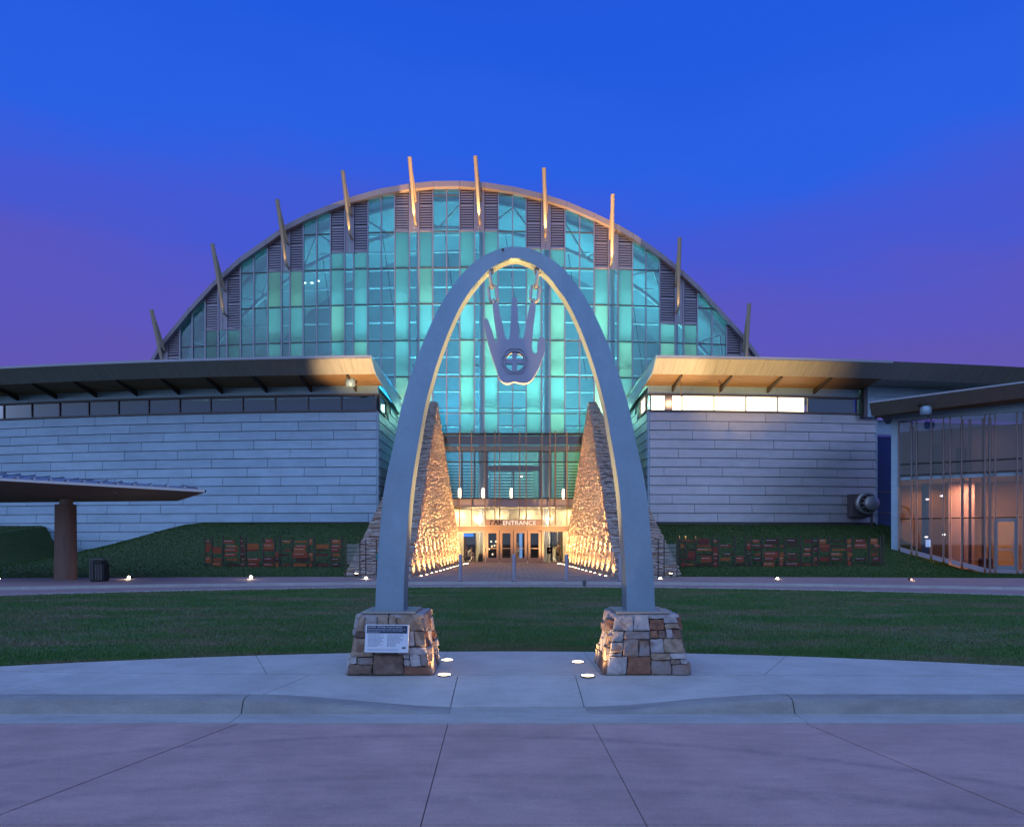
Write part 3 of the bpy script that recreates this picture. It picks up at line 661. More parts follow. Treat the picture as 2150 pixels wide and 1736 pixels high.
colx = [306, 334, 352, 378.6, 404.7, 432, 459, 477.4, 505.7, 533.7, 562.8, 591.8, 609.3, 637.2, 665.6, 694.6, 724.4, 742.6, 772.7, 800.7, 829.4, 859.9, 879.6, 909, 938, 965.3, 996.4, 1016, 1046, 1076, 1104.7, 1136.8, 1155, 1185.8, 1216.8, 1247.3, 1277, 1297, 1327.3, 1356, 1385, 1417, 1434.6, 1463.5, 1494, 1525, 1554.8, 1572, 1600]
pat = 'FMFCC'
rows = [8.62, 9.96, 12.37, 14.76, 17.15, 19.53, 21.9, 24.27, 27]
lbot = [12.4, 15.8, 19.53, 20.62, 21.9, 21.9, 20.75, 19.53, 16.0, 12.4]
TH = .34
def fac_pt(X_, z, out=0.): return (X_, dfac(X_)-out, z)
def slab_between(xa, xb, za0, zb0, za1, zb1, o0, o1, nm, mt, par=None):
    if max(za1-za0, zb1-zb0) < .06: return None
    za1 = max(za1, za0+.01); zb1 = max(zb1, zb0+.01)
    return MB().hexa([fac_pt(xa, za0, o1), fac_pt(xb, zb0, o1), fac_pt(xb, zb0, o0), fac_pt(xa, za0, o0), fac_pt(xa, za1, o1), fac_pt(xb, zb1, o1), fac_pt(xb, zb1, o0), fac_pt(xa, za1, o0)]).build(nm, mt, par or hall)
CXW = [DF(x)[0] for x in colx]
def louver(xa, xb, z0, bay):
    za, zb = rimZ(xa)-TH, rimZ(xb)-TH
    if max(za, zb) < z0+.1: return
    slab_between(xa, xb, z0, z0, za, zb, -.10, -.06, 'louver_backing', M_dark)
    m = MB(); z = z0+.12; i = 0
    g = .045
    while z < max(za, zb)-.05:
        # clip slat under the sloping roof edge
        t0, t1 = 0., 1.
        if za < zb and z > za: t0 = (z-za)/(zb-za)
        if zb < za and z > zb: t1 = (za-z)/(za-zb)
        a = xa+g+(xb-xa-2*g)*t0; b_ = xa+g+(xb-xa-2*g)*t1
        h = .10
        wide = (i % 10 == 9)
        if b_-a > .05:
            hh = .17 if wide else h
            m.hexa([fac_pt(a, z, .05), fac_pt(b_, z, .05), fac_pt(b_, z+.03, -.04), fac_pt(a, z+.03, -.04), fac_pt(a, z+hh, .045), fac_pt(b_, z+hh, .045), fac_pt(b_, z+hh+.02, -.04), fac_pt(a, z+hh+.02, -.04)])
        z += .165+(.1 if wide else 0); i += 1
    m.build('louver_slats', M_louv, hall, kind='stuff')
    MB().box(xa+.03, xb-.03, dfac(xa)-.07, dfac(xa)+.05, z0, z0+.11).build('louver_sill', M_louv, hall)
bay = -1
for k in range(len(CXW)-1):
    ty = pat[k % 5]; xa, xb = CXW[k]+.035, CXW[k+1]-.035
    mi = k//5 if ty != 'C' else None
    zmin = rows[0] if (abs((CXW[k]+CXW[k+1])/2-AX) < 9.0) else rows[2]
    top0 = None
    if mi is not None and mi < 10:
        lb = lbot[mi]; top0 = lb
        if ty == 'F': louver(xa, xb, lb, mi)
        else:
            za, zb = rimZ(xa)-TH, rimZ(xb)-TH; xm = (xa+xb)/2; zm = (za+zb)/2
            slab_between(xa, xm-.02, lb, lb, za, zm, -.05, .03, 'mast_panel', M_louv); slab_between(xm+.02, xb, lb, lb, zm, zb, -.05, .03, 'mast_panel', M_louv)
    for z0, z1 in zip(rows, rows[1:]):
        if z0 < zmin-.01: continue
        cut = min(z1, top0) if top0 else z1
        if cut-z0 < .15: continue
        za, zb = rimZ(xa)-TH, rimZ(xb)-TH
        if max(za, zb) < z0+.1: continue
        ta, tb = min(cut-.035, za), min(cut-.035, zb)
        if ty == 'F': mt = random.choice([M_gl_frost, M_gl_frost, M_gl_frost2]); nm = 'frosted_pane'
        else: mt = M_gl_dome; nm = 'glass_pane'
        jo = random.uniform(-.004, .004)
        slab_between(xa, xb, z0+.035, z0+.035, ta, tb, -.012+jo, .012-jo, nm, mt)
# mullions and transoms
for k, X_ in enumerate(CXW):
    z1 = rimZ(X_)-TH; z0 = rows[0] if abs(X_-AX) < 9.0 else 11.5
    if z1 > z0: MB().box(X_-.04, X_+.04, dfac(X_)-.10, dfac(X_)+.08, z0, z1).build('mullion', M_mull, hall)
for z in rows[:-1]:
    run = [X_ for X_ in CXW if rimZ(X_)-TH > z]
    if z < rows[2]-.01: run = [X_ for X_ in run if abs(X_-AX) < 9.2]
    if len(run) < 2: continue
    for a, b_ in zip(run, run[1:]):
        k = CXW.index(a); ty = pat[k % 5]
        if ty != 'C' and k//5 < 10 and z > lbot[k//5]-.1: continue
        slab_between(a+.041, b_-.041, z-.033, z-.033, z+.033, z+.033, -.06, .06, 'transom', M_trim)
# roof edge panels and shell
for (a, za), (b_, zb) in zip(rim, rim[1:]):
    g = .008
    MB().hexa([fac_pt(a+g, za-TH, .40), fac_pt(b_-g, zb-TH, .40), fac_pt(b_-g, zb-TH, -.3), fac_pt(a+g, za-TH, -.3), fac_pt(a+g, za, .45), fac_pt(b_-g, zb, .45), fac_pt(b_-g, zb, -.3), fac_pt(a+g, za, -.3)]).build('roof_edge_panel', M_louv, hall)
m = MB()
for X_, z in rim: m.v += [fac_pt(X_, z-.02, .2), (X_*.9, dfac(X_)+7, z-.3), (X_*.7, dfac(X_)+24, z-3)]
for i in range(len(rim)-1):
    for q in range(2): m.f.append((3*i+q, 3*i+3+q, 3*i+4+q, 3*i+1+q))
m.build('roof_shell', M_int, hall)
# interior back wall, floor, side walls
m = MB()
for X_, z in rim: m.v += [(X_, dfac(X_)+9, 0), (X_, dfac(X_)+9, z)]
for i in range(len(rim)-1): m.f.append((2*i, 2*i+2, 2*i+3, 2*i+1))
m.build('back_wall', M_int, hall)
MB().poly([(-24, 47.5, .10), (18, 47.5, .10), (18, 57, .10), (-24, 57, .10)]).build('hall_floor', mat('terrazzo', (.35, .33, .30), .3), hall)
# horizontal tubes, arched rib, diagonals, inner columns
z = 9.5
while z < 26:
    xs_ = [X_ for X_, zz in rim if zz-1.2 > z]
    if len(xs_) >= 2:
        xa, xb = xs_[0], xs_[-1]
        MB().tube([(xa+(xb-xa)*i/10, dfac(xa+(xb-xa)*i/10)+2.3, z) for i in range(11)], .07, 6).build('purlin', M_tube, hall, smooth=True)
    z += 1.2
rr = [(X_*.965-.1, dfac(X_)+2.0, z-2.0) for X_, z in rim[1:-1]]
MB().tube(rr, .14, 8).build('arched_rib', M_tube, hall, smooth=True)
rr2 = [(X_*.985, dfac(X_)+1.2, z-.6) for X_, z in rim[1:-1]]
for i in range(0, len(rr)-1):
    MB().tube([rr[i], rr2[i+1]] if i % 2 else [rr2[i], rr[i+1]], .07, 6).build('truss_diagonal', M_tube, hall, smooth=True)
for k in range(10):
    a = CXW[1+5*k] if 1+5*k < len(CXW) else None; b_ = CXW[2+5*k] if 2+5*k < len(CXW) else None
    if a is None or b_ is None: continue
    xm = a+(b_-a)*.72; zt = rimZ(xm)-2.2
    if zt > 9: MB().tube([(xm, dfac(xm)+1.7, 0), (xm, dfac(xm)+1.7, zt)], [.26, .22], 12).build('inner_column', M_tube, hall, smooth=True)
for k in range(4, len(CXW)-1, 5):          # thin bracing rods seen through the clear panes
    xa = CXW[k]
    zt = rimZ(xa)-1.5
    if zt > 12: MB().tube([(xa-.5, dfac(xa)+3.2, zt), (xa+.8, dfac(xa)+3.2, max(8.7, zt-9))], .025, 5).build('brace_rod', M_dark, hall)
# masts
masts = [((318, 650), (343, 772), (345, 735)), ((446, 512), (469.4, 657), (471, 608)), ((582, 419), (601, 555.5), (602.7, 509)), ((719.5, 359), (735, 493), (736.5, 448)), ((860, 330), (870.5, 462), (872, 417.5)), ((998, 328), (1006.7, 461), (1009, 415.6)), ((1142, 353), (1145.4, 489), (1148, 441.6)), ((1286.5, 408), (1284.7, 547.6), (1281, 497)), ((1427, 499), (1423.4, 649.5), (1419, 598)), ((1573, 637), (1566, 772), (1560.5, 735))]
for k, (tp, f1, f2) in enumerate(masts):
    _, d = DF(f1[0]); a = Vector(P(*f1, d-.62)); b_ = Vector(P(*f2, d-.30)); top = Vector(P(*tp, d-1.7))
    ms = MB(); ms.tube([a, a+(top-a)*.5, top], [.095, .12, .135], 10); ms.build('mast', M_mast, hall, smooth=True)
    mid = b_+(top-b_)*.86
    MB().tube([b_, b_+(mid-b_)*.5, mid], [.085, .10, .08], 10).build('mast_strut', M_mast, hall, smooth=True)
    MB().tube([a, (a.x, d-.04, a.z-.04)], .07, 8).build('mast_bracket', M_mast, hall); MB().tube([b_, (b_.x, d-.04, b_.z-.04)], .07, 8).build('mast_bracket', M_mast, hall)
    pw = [0, 1.5, 4, 8, 22, 30, 30, 24, 5, 1.5][k]
    if pw:
        lp = Vector((a.x, d-.85, a.z-.45))
        MB().box(lp.x-.05, lp.x+.05, lp.y-.05, lp.y+.05, lp.z-.14, lp.z-.05).build('added_mast_light', M_louv, hall)
        lamp('SPOT', lp, (1, .66, .28), pw*50, top+Vector((0, 0, .4)), .04, 34, .4)  # added spot with a made-up fixture box to gild the mast

# interior lighting of the hall (coloured uplights on the balcony behind the glass)
GL = [(-21.5, (.55, 1, .38), 330), (-18, (.30, .92, .70), 420), (-13.5, (.12, .72, .88), 620), (-9, (.05, .60, 1), 760), (-5, (.10, .70, .92), 560), (-1.5, (.34, .98, .72), 540), (2.5, (.28, .90, .78), 580), (6, (.28, .90, .78), 540), (9.5, (.36, .98, .68), 520), (14.5, (.24, .86, .82), 400)]
for x, c_, p in GL:
    lamp('AREA', (x, dfac(x)+3.6, 8.9), c_, p*1.35, (x, dfac(x)+2.6, 20), 2.6, sy=.8)
    t_ = MB().box(x-1.35, x+1.35, dfac(x)+3.1, dfac(x)+4.1, 8.6, 8.8).build('uplight_trough', M_trim, hall)
for x, c_, p in ((-15, (.25, .80, .80), 150), (-10.5, (.20, .78, .86), 260), (-6.2, (.22, .80, .86), 330), (-2, (.30, .86, .80), 330), (2.4, (.30, .86, .78), 330), (6.8, (.28, .86, .78), 260), (11, (.28, .86, .80), 170)):
    lamp('AREA', (x, dfac(x)+3.3, 14.0), c_, p*.85, (x, dfac(x)+1.2, 22), 1.6, sy=.5)  # second row added at mid-height to even out the hall's glow
    MB().box(x-.8, x+.8, dfac(x)+3.0, dfac(x)+3.6, 13.8, 13.92).build('uplight_trough', M_trim, hall)
for sg in (-1, 1): lamp('AREA', (AX+sg*6.2, 48.3, 10.2), (.75, 1, .55), 60, (AX+sg*7.6, 42.0, 8.0), 1.2)  # lamps added to throw green spill on the wings' side walls
# small sparkle lamps inside the hall
for x, y, dd in ((640, 594, 3), (655, 594, 3), (625, 565, 3.5), (668, 590, 3), (648, 530, 4), (920, 1012-260, 3), (1023, 1000, 2), (1095, 1000, 2), (897, 740, 3)):
    X_, d = DF(x); c = P(x, y, d+dd); MB().lathe(c, [(.02, -.05), (.10, -.02), (.10, .02), (.02, .05)], 10).build('hall_lamp', emis('hall_lamp_glow', (1, .9, .6), 6), hall)

# ================================================================== ENTRANCE FRONT
ent = thing('entrance_front', (AX, 46.9, GZ), 'bronze-framed entrance front with four glass doors under the lobby glazing', 'entrance')
EX0, EX1 = -5.0, 5.1; ED = 46.85
def EZ(y): return EYE+(HY-y)/F*ED
def EXx(x): return (x-CX)/F*ED
def ebar(x0, x1, z0, z1, d0, d1, nm, mt, par=None): return MB().box(x0, x1, d0, d1, z0, z1).build(nm, mt, par or ent)
ebar(EX0, EX1, EZ(913.5), EZ(909.5), ED-.12, ED+.06, 'rail', M_dark)
M_span = mat('spandrel_mauve', (.42, .33, .30), .45, .2, var=.1, scale=1)
ebar(EX0, EX1, EZ(931), EZ(914), ED+.25, ED+.4, 'spandrel', M_span)
ebar(EX0, EX1, EZ(943.5), EZ(934), ED+.55, ED+.7, 'spandrel', M_cream)
for y in (947.8, 969.8, 1046): ebar(EX0, EX1, EZ(y+1), EZ(y-1), ED-.09, ED+.05, 'rail', M_dark)
ebar(EX0, EX1, EZ(1063.5), EZ(1047.5), ED+.06, ED+.2, 'spandrel', M_span)
# upper lobby panes between the vertical lines
rodx = [EX0]+[EXx(x) for x in (965.5, 990.9, 1018.8, 1039.3, 1049, 1091.2, 1104.5, 1137.4, 1154, 1165.3, 1189.5)]+[EX1]
for a, b_ in zip(rodx, rodx[1:]):
    for y0, y1 in ((912, 946), (948.9, 968.7), (970.9, 1044.8)): ebar(a+.03, b_-.03, EZ(y1), EZ(y0), ED-.01, ED+.01, 'glass_pane', M_gl_door)
    ebar(a+.03, b_-.03, EZ(1103), EZ(1064.5), ED-.01, ED+.01, 'glass_pane', M_gl_door)
for x in rodx[1:-1]:
    MB().box(x-.032, x+.032, ED-.32, ED-.24, EZ(1104), EZ(906)).build('vertical_rod', M_copper, ent)
# portal frame in the lobby
for x in (1021, 1135): ebar(EXx(x)-.10, EXx(x)+.10, EZ(1045), EZ(931), ED+.9, ED+1.05, 'portal_post', M_span)
ebar(EXx(1021), EXx(1135), EZ(985), EZ(975), ED+.92, ED+1.03, 'portal_head', M_span)
ebar(EXx(1078)-.06, EXx(1078)+.06, EZ(1045), EZ(985), ED+.93, ED+1.02, 'portal_mullion', M_span)
for x in (968, 995, 1158, 1168, 1189): ebar(EXx(x)-.06, EXx(x)+.06, EZ(1045), EZ(945), ED+.9, ED+1.0, 'lobby_post', M_span)
# lobby balcony floor, blinds behind and coloured light
ebar(EX0-1, EX1+1, EZ(1063), EZ(1050), ED+.4, ED+7.5, 'balcony_slab', M_span)
lob = ebar(EX0-2, EX1+2, EZ(1049), EZ(912), ED+7.0, ED+7.1, 'lobby_wall', M_int)
for i in range(14):
    z = EZ(1044)+i*(EZ(945)-EZ(1044))/14
    for a, b_ in ((EX0-1.5, -2.6), (-1.6, 1.6), (3.3, EX1+1.5)): ebar(a, b_, z, z+.06, ED+6.8, ED+6.9, 'blind_slat', M_tube)
lamp('AREA', (-4.2, ED+3.2, EZ(915)), (.06, .6, 1), 260, (-4.0, ED+6.5, EZ(1030)), 2.5)
lamp('AREA', (0, ED+3.2, EZ(915)), (.2, .85, .95), 230, (0, ED+6.5, EZ(1030)), 2.5)
lamp('AREA', (4.6, ED+3.2, EZ(915)), (.45, 1, .15), 260, (4.6, ED+6.5, EZ(1030)), 2.5)
# pendants
for x, y0, y1 in ((987.5-26, 1020, 1043), (1012.5, 1021, 1043), (1074, 1021, 1043), (1187, 1025, 1043)):
    t = thing('pendant_lamp', (EXx(x), ED+1.6, EZ(1032)), {961.5: 'slim glowing pendant lamp nearest the sharp wall on the plaque side of the lobby', 1012.5: 'slim glowing pendant lamp beside the lobby portal post on the plaque side', 1074: 'slim glowing pendant lamp hanging in the middle of the lobby portal', 1187: 'slim glowing pendant lamp alone near the green-lit end of the lobby'}[x], 'lamp')
    MB().lathe((EXx(x), ED+1.6, (EZ(y0)+EZ(y1))/2), [(.04, -.36), (.10, -.28), (.115, 0), (.10, .28), (.04, .36)], 12).build('glass_tube', M_pend, t, smooth=True)
    MB().tube([(EXx(x), ED+1.6, EZ(y0)-.02), (EXx(x), ED+1.6, EZ(936))], .012, 5).build('cord', M_dark, t)
# vestibule: bulkhead with light scallops
ebar(EX0-1.2, EX1+1.2, EZ(1108), EZ(1063.8), ED+1.7, ED+1.85, 'bulkhead', M_cream)
ebar(EX0-1.2, EX1+1.2, EZ(1063.6), EZ(1063), ED+.2, ED+1.84, 'vestibule_ceiling', M_cream)
for x, p in ((1001, 60), (1052, 36), (1103, 36), (1153.6, 50)):
    lamp('SPOT', (EXx(x), ED+1.5, EZ(1104)), (1, .82, .52), p*6, (EXx(x), ED+1.62, EZ(1060)), .03, 75, .25)
    MB().lathe((EXx(x), ED+1.5, EZ(1108)), [(.06, 0), (.08, .08)], 10).build('wall_washer', M_trim, ent)
for x, p in ((-3.6, 75), (-1.2, 32), (1.2, 32), (3.9, 60)): lamp('AREA', (x, ED+.9, EZ(1066)), (1, .80, .48), p*1.9, (x, ED+1.0, 0), .7)
# head beam, sign
ebar(EX0, EX1, EZ(1113), EZ(1104.5), ED-.14, ED+.08, 'head_beam', M_bronze)
sign = ebar(EXx(1018), EXx(1136), EZ(1104.3), EZ(1090.6), ED-.46, ED-.36, 'sign_board', M_bronze)
sz = EZ(1092.8); s0 = EZ(1102.2); hgt = sz-s0
M_white = mat('sign_white', (.85, .82, .76), .5, emit=(1, .92, .8), es=.35); M_black = mat('sign_black', (.004, .004, .004), .9, spec=0.)
dsg = ED-.475
def stroke(pts2): 
    return [(a, dsg, b) for a, b in pts2]
x0 = EXx(1029.5); k = hgt
gm = MB(); gm.poly(stroke([(x0, s0), (x0+.17*k, s0), (x0+.17*k, s0+.72*k), (x0, s0+.55*k)])); gm.poly(stroke([(x0+.02*k, s0+.82*k), (x0+.66*k, s0+.82*k), (x0+.58*k, s0+k), (x0+.02*k, s0+k)]))
x1 = x0+.78*k; gm.poly(stroke([(x1, s0), (x1+.2*k, s0), (x1+.50*k, s0+.76*k), (x1+.50*k, s0+k), (x1+.40*k, s0+k)])); gm.poly(stroke([(x1+.82*k, s0), (x1+1.02*k, s0), (x1+.62*k, s0+k), (x1+.505*k, s0+k), (x1+.505*k, s0+.76*k)]))
x2 = x1+1.12*k; gm.poly(stroke([(x2, s0), (x2+.17*k, s0), (x2+.17*k, s0+k), (x2, s0+k)])); gm.poly(stroke([(x2+.75*k, s0), (x2+.92*k, s0), (x2+.92*k, s0+k), (x2+.75*k, s0+k)]))
gm.poly(stroke([(x2+.175*k, s0+k), (x2+.175*k, s0+.72*k), (x2+.46*k, s0+.22*k), (x2+.46*k, s0+.50*k)])); gm.poly(stroke([(x2+.465*k, s0+.50*k), (x2+.465*k, s0+.22*k), (x2+.745*k, s0+.72*k), (x2+.745*k, s0+k)]))
gm.build('lettering', M_black, sign)
tm, tw = text_mb('ENTRANCE', hgt/.72, (0, 0, 0)); want = EXx(1125.5)-EXx(1055.5)
tm, tw = text_mb('ENTRANCE', hgt/.72, (EXx(1055.5)-.02, dsg, s0), xscale=want/tw); tm.build('lettering', M_white, sign)
# doors
dxs = [1019, 1048.5, 1078, 1107.5, 1137]
for i in range(4):
    a, b_ = EXx(dxs[i])+.02, EXx(dxs[i+1])-.02; zb, zt = GZ+.02, EZ(1113.3)
    dr = MB(); dr.box(a, a+.17, ED-.05, ED+.03, zb, zt); dr.box(b_-.17, b_, ED-.05, ED+.03, zb, zt); dr.box(a+.171, b_-.171, ED-.05, ED+.03, zt-.18, zt); dr.box(a+.171, b_-.171, ED-.05, ED+.03, zb, zb+.32)
    dr.box(a+.171, b_-.171, ED-.10, ED-.06, zb+.92, zb+.97)
    d_ = dr.build('door', M_bronze, ent)
    ebar(a+.172, b_-.172, zb+.321, zt-.181, ED-.02, ED, 'glass', M_gl_door, d_)
    hx = b_-.12 if i % 2 == 0 else a+.12
    MB().tube([(hx, ED-.12, zb+.62), (hx, ED-.15, zb+.7), (hx, ED-.15, zb+1.1), (hx, ED-.12, zb+1.2)], .025, 6).build('handle', mat('brass', (.7, .5, .25), .3, .7), d_)
ebar(EXx(1137)+.01, EXx(1137)+.14, GZ, EZ(1113.2), ED-.12, ED+.06, 'jamb', M_bronze); ebar(EXx(1019)-.14, EXx(1019)-.01, GZ, EZ(1113.2), ED-.12, ED+.06, 'jamb', M_bronze)
for a, b_ in ((EX0+.9, EXx(1019)-.16), (EXx(1137)+.16, EX1-.9)):
    ebar(a, b_, GZ+.10, EZ(1116), ED-.01, ED+.01, 'side_glass', M_gl_door); ebar(a-.4, b_, GZ+.01, GZ+.09, ED-.05, ED+.05, 'sill', M_bronze); ebar(a-.4, b_, EZ(1115.8), EZ(1113.2), ED-.05, ED+.05, 'head', M_bronze)
for sg in (-1, 1):
    fx_ = AX+sg*2.9; t = thing('ground_light', (fx_, ED-1.5, GZ), 'in-ground light just before the doors on the '+('plaque' if sg < 0 else 'pavilion')+' side of the entrance', 'light')
    MB().lathe((fx_, ED-1.5, GZ+.006), [(.085, 0), (.085, .012), (.075, .016)], 14).build('ring', M_plate, t); MB().lathe((fx_, ED-1.5, GZ+.022), [(.072, 0), (.06, .008)], 14).build('lens', M_lens, t)
    lamp('SPOT', (fx_, ED-1.5, GZ+.07), (1, .62, .28), 1500, (sg*.8, ED, 4.4), .04, 110, 1.0)
# vestibule interior
ebar(EX0-1.2, EX0-1.1, GZ, EZ(1064), ED+.1, ED+8, 'vestibule_wall', M_cream); ebar(EX1+1.1, EX1+1.2, GZ, EZ(1064), ED+.1, ED+8, 'vestibule_wall', M_cream)
ebar(EX0-1, -2.1, GZ, EZ(1063.9), ED+4.2, ED+4.3, 'vestibule_wall', M_cream); ebar(2.9, EX1+1, GZ, EZ(1063.9), ED+4.2, ED+4.3, 'vestibule_wall', M_cream)
ebar(-2.1, 2.9, GZ, EZ(1063.9), ED+7.2, ED+7.3, 'dark_wall', mat('dark_brown_wall', (.03, .022, .018), .6))
ebar(EX0-1, EX1+1, EZ(1063.9)-.05, EZ(1063.9), ED+1.9, ED+7.2, 'ceiling', M_cream)
ebar(-3.45, -2.6, GZ+.1, 2.15, ED+4.12, ED+4.19, 'blue_doorway', mat('night_blue', (.01, .015, .05), .3)); ebar(-3.45, -2.75, 1.9, 2.1, ED+4.08, ED+4.115, 'blue_screen', emis('blue_screen', (.05, .25, 1), 2.0))
ebar(.55, .78, GZ, 2.2, ED+7.1, ED+7.18, 'light_panel', emis('cool_panel', (.25, .5, 1), 1.2))
ebar(3.3, 3.62, GZ, 2.25, ED+4.1, ED+4.18, 'wall_recess', M_dark); ebar(2.92, 3.2, 1.2, 2.25, ED+4.1, ED+4.18, 'wall_recess', M_dark)
for x, z in ((-1.55, 1.55), (-1.2, 1.55), (-1.5, 1.2), (-1.3, 1.25), (-1.7, 1.0), (-1.45, .6)): MB().lathe((x, ED+6.4, z), [(.02, -.07), (.06, -.04), (.06, .04), (.02, .07)], 8).build('small_lantern', emis('lantern', (1, .8, .5), 3), ent)
lamp('AREA', (-3.6, ED+2.8, 3.2), (1, .80, .50), 220, (-3.6, ED+3, 0), 1.2); lamp('AREA', (4.3, ED+2.8, 3.2), (1, .80, .50), 240, (4.3, ED+3, 0), 1.2)
lamp('AREA', (.3, ED+3, 3.2), (1, .8, .55), 10, (.3, ED+3, 0), 1.0)

# ================================================================== BATTERED STONE WALLS WITH UPLIGHTS
M_st = [mat('ledge_stone_a', (.36, .27, .215), .85, var=.2, scale=6), mat('ledge_stone_b', (.30, .23, .195), .85, var=.2, scale=6), mat('ledge_stone_c', (.42, .34, .28), .85, var=.2, scale=6), mat('ledge_stone_d', (.31, .205, .145), .85, var=.2, scale=6)]
def stone_face(ms, A, B, C_, D_, ch, cl, nrm, prot):
    # A,B bottom edge; D_,C_ top edge; small ledge stones in courses
    A, B, C_, D_ = map(Vector, (A, B, C_, D_)); H = ((D_-A).length+(C_-B).length)/2; z = 0
    while z < H-.02:
        h = ch*random.uniform(.75, 1.3); v0 = z/H; v1 = min(1, (z+h*.9)/H)
        L0 = A+(D_-A)*(v0+v1)/2; R0 = B+(C_-B)*(v0+v1)/2; ln = (R0-L0).length; x = -random.uniform(0, cl)*.5
        while x < ln:
            w_ = cl*random.uniform(.5, 1.6); u0 = max(0, x/ln) if ln > .01 else 0; u1 = min(1, (x+w_*.96)/ln) if ln > .01 else 1
            if u1-u0 > .005:
                q = lambda u, v: (A+(D_-A)*v)*(1-u)+(B+(C_-B)*v)*u
                o = random.uniform(.015, prot); tl_ = random.uniform(-.02, .02); m = random.choice(ms)
                b0, b1, b2, b3 = q(u0, v0), q(u1, v0), q(u1, v1), q(u0, v1)
                k = len(m.v); m.v += [tuple(p) for p in (b0, b1, b2, b3, b0+nrm*(o+tl_), b1+nrm*(o-tl_), b2+nrm*(o-tl_)*.85, b3+nrm*(o+tl_)*.85)]
                for f in ((4, 5, 6, 7), (0, 1, 5, 4), (1, 2, 6, 5), (2, 3, 7, 6), (3, 0, 4, 7)): m.f.append(tuple(k+i for i in f))
            x += w_
        z += h
for s, lab in ((-1, 'tall slanting stone wall lit from the ground on the plaque side of the entrance'), (1, 'tall slanting stone wall lit from the ground on the pavilion side of the entrance')):
    mx = lambda p: (AX+s*p[0], p[1], p[2])
    A = mx((4.02, 27.8, .10)); B = mx((3.26, 45.75, .10)); C_ = mx((4.84, 45.75, 10.45)); D_ = mx((5.30, 45.75, 10.45)); Fp = mx((6.75, 28.6, .10)); G = mx((8.2, 45.75, .10)); C2 = mx((5.0, 46.6, 10.45)); B2 = mx((3.6, 46.7, .10))
    t = thing('stone_wall', (A[0], 36, GZ), lab, 'wall')
    core = MB(); V = Vector
    core.v = [A, B, C_, D_, Fp, G]; core.f = [(0, 1, 2), (0, 2, 3, 4), (4, 3, 5), (1, 5, 3, 2), (0, 4, 5, 1)]
    core.build('core', mat('mortar', (.10, .085, .08), .95), t)
    n1 = (V(B)-V(A)).cross(V(C_)-V(A)).normalized(); n1 = n1 if n1.x*s < 0 else -n1
    n2 = (V(C_)-V(A)).cross(V(Fp)-V(A)).normalized(); n2 = n2 if n2.y < 0 else -n2
    n3 = (V(D_)-V(Fp)).cross(V(G)-V(Fp)).normalized(); n3 = n3 if n3.x*s > 0 else -n3
    for nm, (a, b_, c_, d_), n_, ch, cl, pr in (('inner_face_stones', (A, B, C_, C_), n1, .10, .28, .048), ('front_face_stones', (A, Fp, D_, C_), n2, .12, .40, .10), ('outer_face_stones', (Fp, G, D_, D_), n3, .16, .5, .08)):
        ms = [MB() for _ in M_st]; stone_face(ms, a, b_, c_, d_, ch, cl, n_, pr)
        for m, mt in zip(ms, M_st): m.build(nm, mt, t, kind='stuff')
    nL = 14
    for i in range(nL):
        f = (i+.5)/nL; f = f**.95
        lx, ly = A[0]+(B[0]-A[0])*f-s*.30, A[1]+(B[1]-A[1])*f
        t2 = thing('ground_light', (lx, ly, GZ+.005), 'round in-ground light along the foot of the '+('plaque' if s < 0 else 'pavilion')+'-side stone wall', 'light', 'in-ground lights along the stone walls '+('a' if s < 0 else 'b'))
        MB().lathe((lx, ly, GZ+.006), [(.056, 0), (.056, .012), (.05, .016)], 14).build('ring', M_plate, t2)
        MB().lathe((lx, ly, GZ+.022), [(.046, 0), (.04, .008)], 14).build('lens', M_lens, t2)
        top = (lx+s*1.25, ly+.2, 8.0)
        lamp('SPOT', (lx, ly, GZ+.07), (1, .54, .19), 16500, top, .03, 42, 1.0); lamp('SPOT', (lx, ly, GZ+.07), (1, .55, .19), 460, (lx+s*.6, ly, 2.2), .03, 125, 1.0)

# ================================================================== ARCH SCULPTURE
AXC = 1081.5
arch = thing('steel_arch', (.04, 7.67, .75), 'tall tapered grey steel arch standing on two stone pedestals', 'arch')
outer = [(294, 1283), (291, 1215), (283.5, 1108), (273.5, 1018), (252.5, 922), (235, 840), (201, 738), (158, 643), (107, 570.5), (54, 531), (0, 518)]
inner = [(234.5, 1283), (233, 1215), (226, 1108), (217, 1018), (201.5, 922), (186, 840), (155.5, 738), (117, 647), (77, 589), (41, 557), (0, 541.6)]
def cat(pts, n):
    out = []
    for i in range(len(pts)-1):
        p0 = pts[i-1] if i else (2*pts[0][0]-pts[1][0], 2*pts[0][1]-pts[1][1]); p1, p2 = pts[i], pts[i+1]
        p3 = pts[i+2] if i+2 < len(pts) else (-pts[i][0], pts[i][1])
        for k in range(n):
            t = k/n
            out.append(tuple(.5*(2*p1[c]+(p2[c]-p0[c])*t+(2*p0[c]-5*p1[c]+4*p2[c]-p3[c])*t*t+(3*p1[c]-p0[c]-3*p2[c]+p3[c])*t**3) for c in (0, 1)))
    return out+[pts[-1]]
co, ci = cat(outer, 6), cat(inner, 6)
half = []
for (ox, oy), (ix, iy) in zip(co, ci):
    t = (1283-(oy+iy)/2)/(1283-530); hd = .165+(.085-.165)*t; d = 7.67-hd; half.append((ox, oy, ix, iy, d, hd))
sec = [(-1, *h) for h in half]+[(1, *h) for h in reversed(half[:-1])]
m = MB()
for sg, ox, oy, ix, iy, d, hd in sec:
    o = P(AXC+sg*ox, oy, d); i_ = P(AXC+sg*ix, iy, d)
    m.v += [o, i_, (i_[0], d+2*hd, i_[2]), (o[0], d+2*hd, o[2])]
n = len(sec)
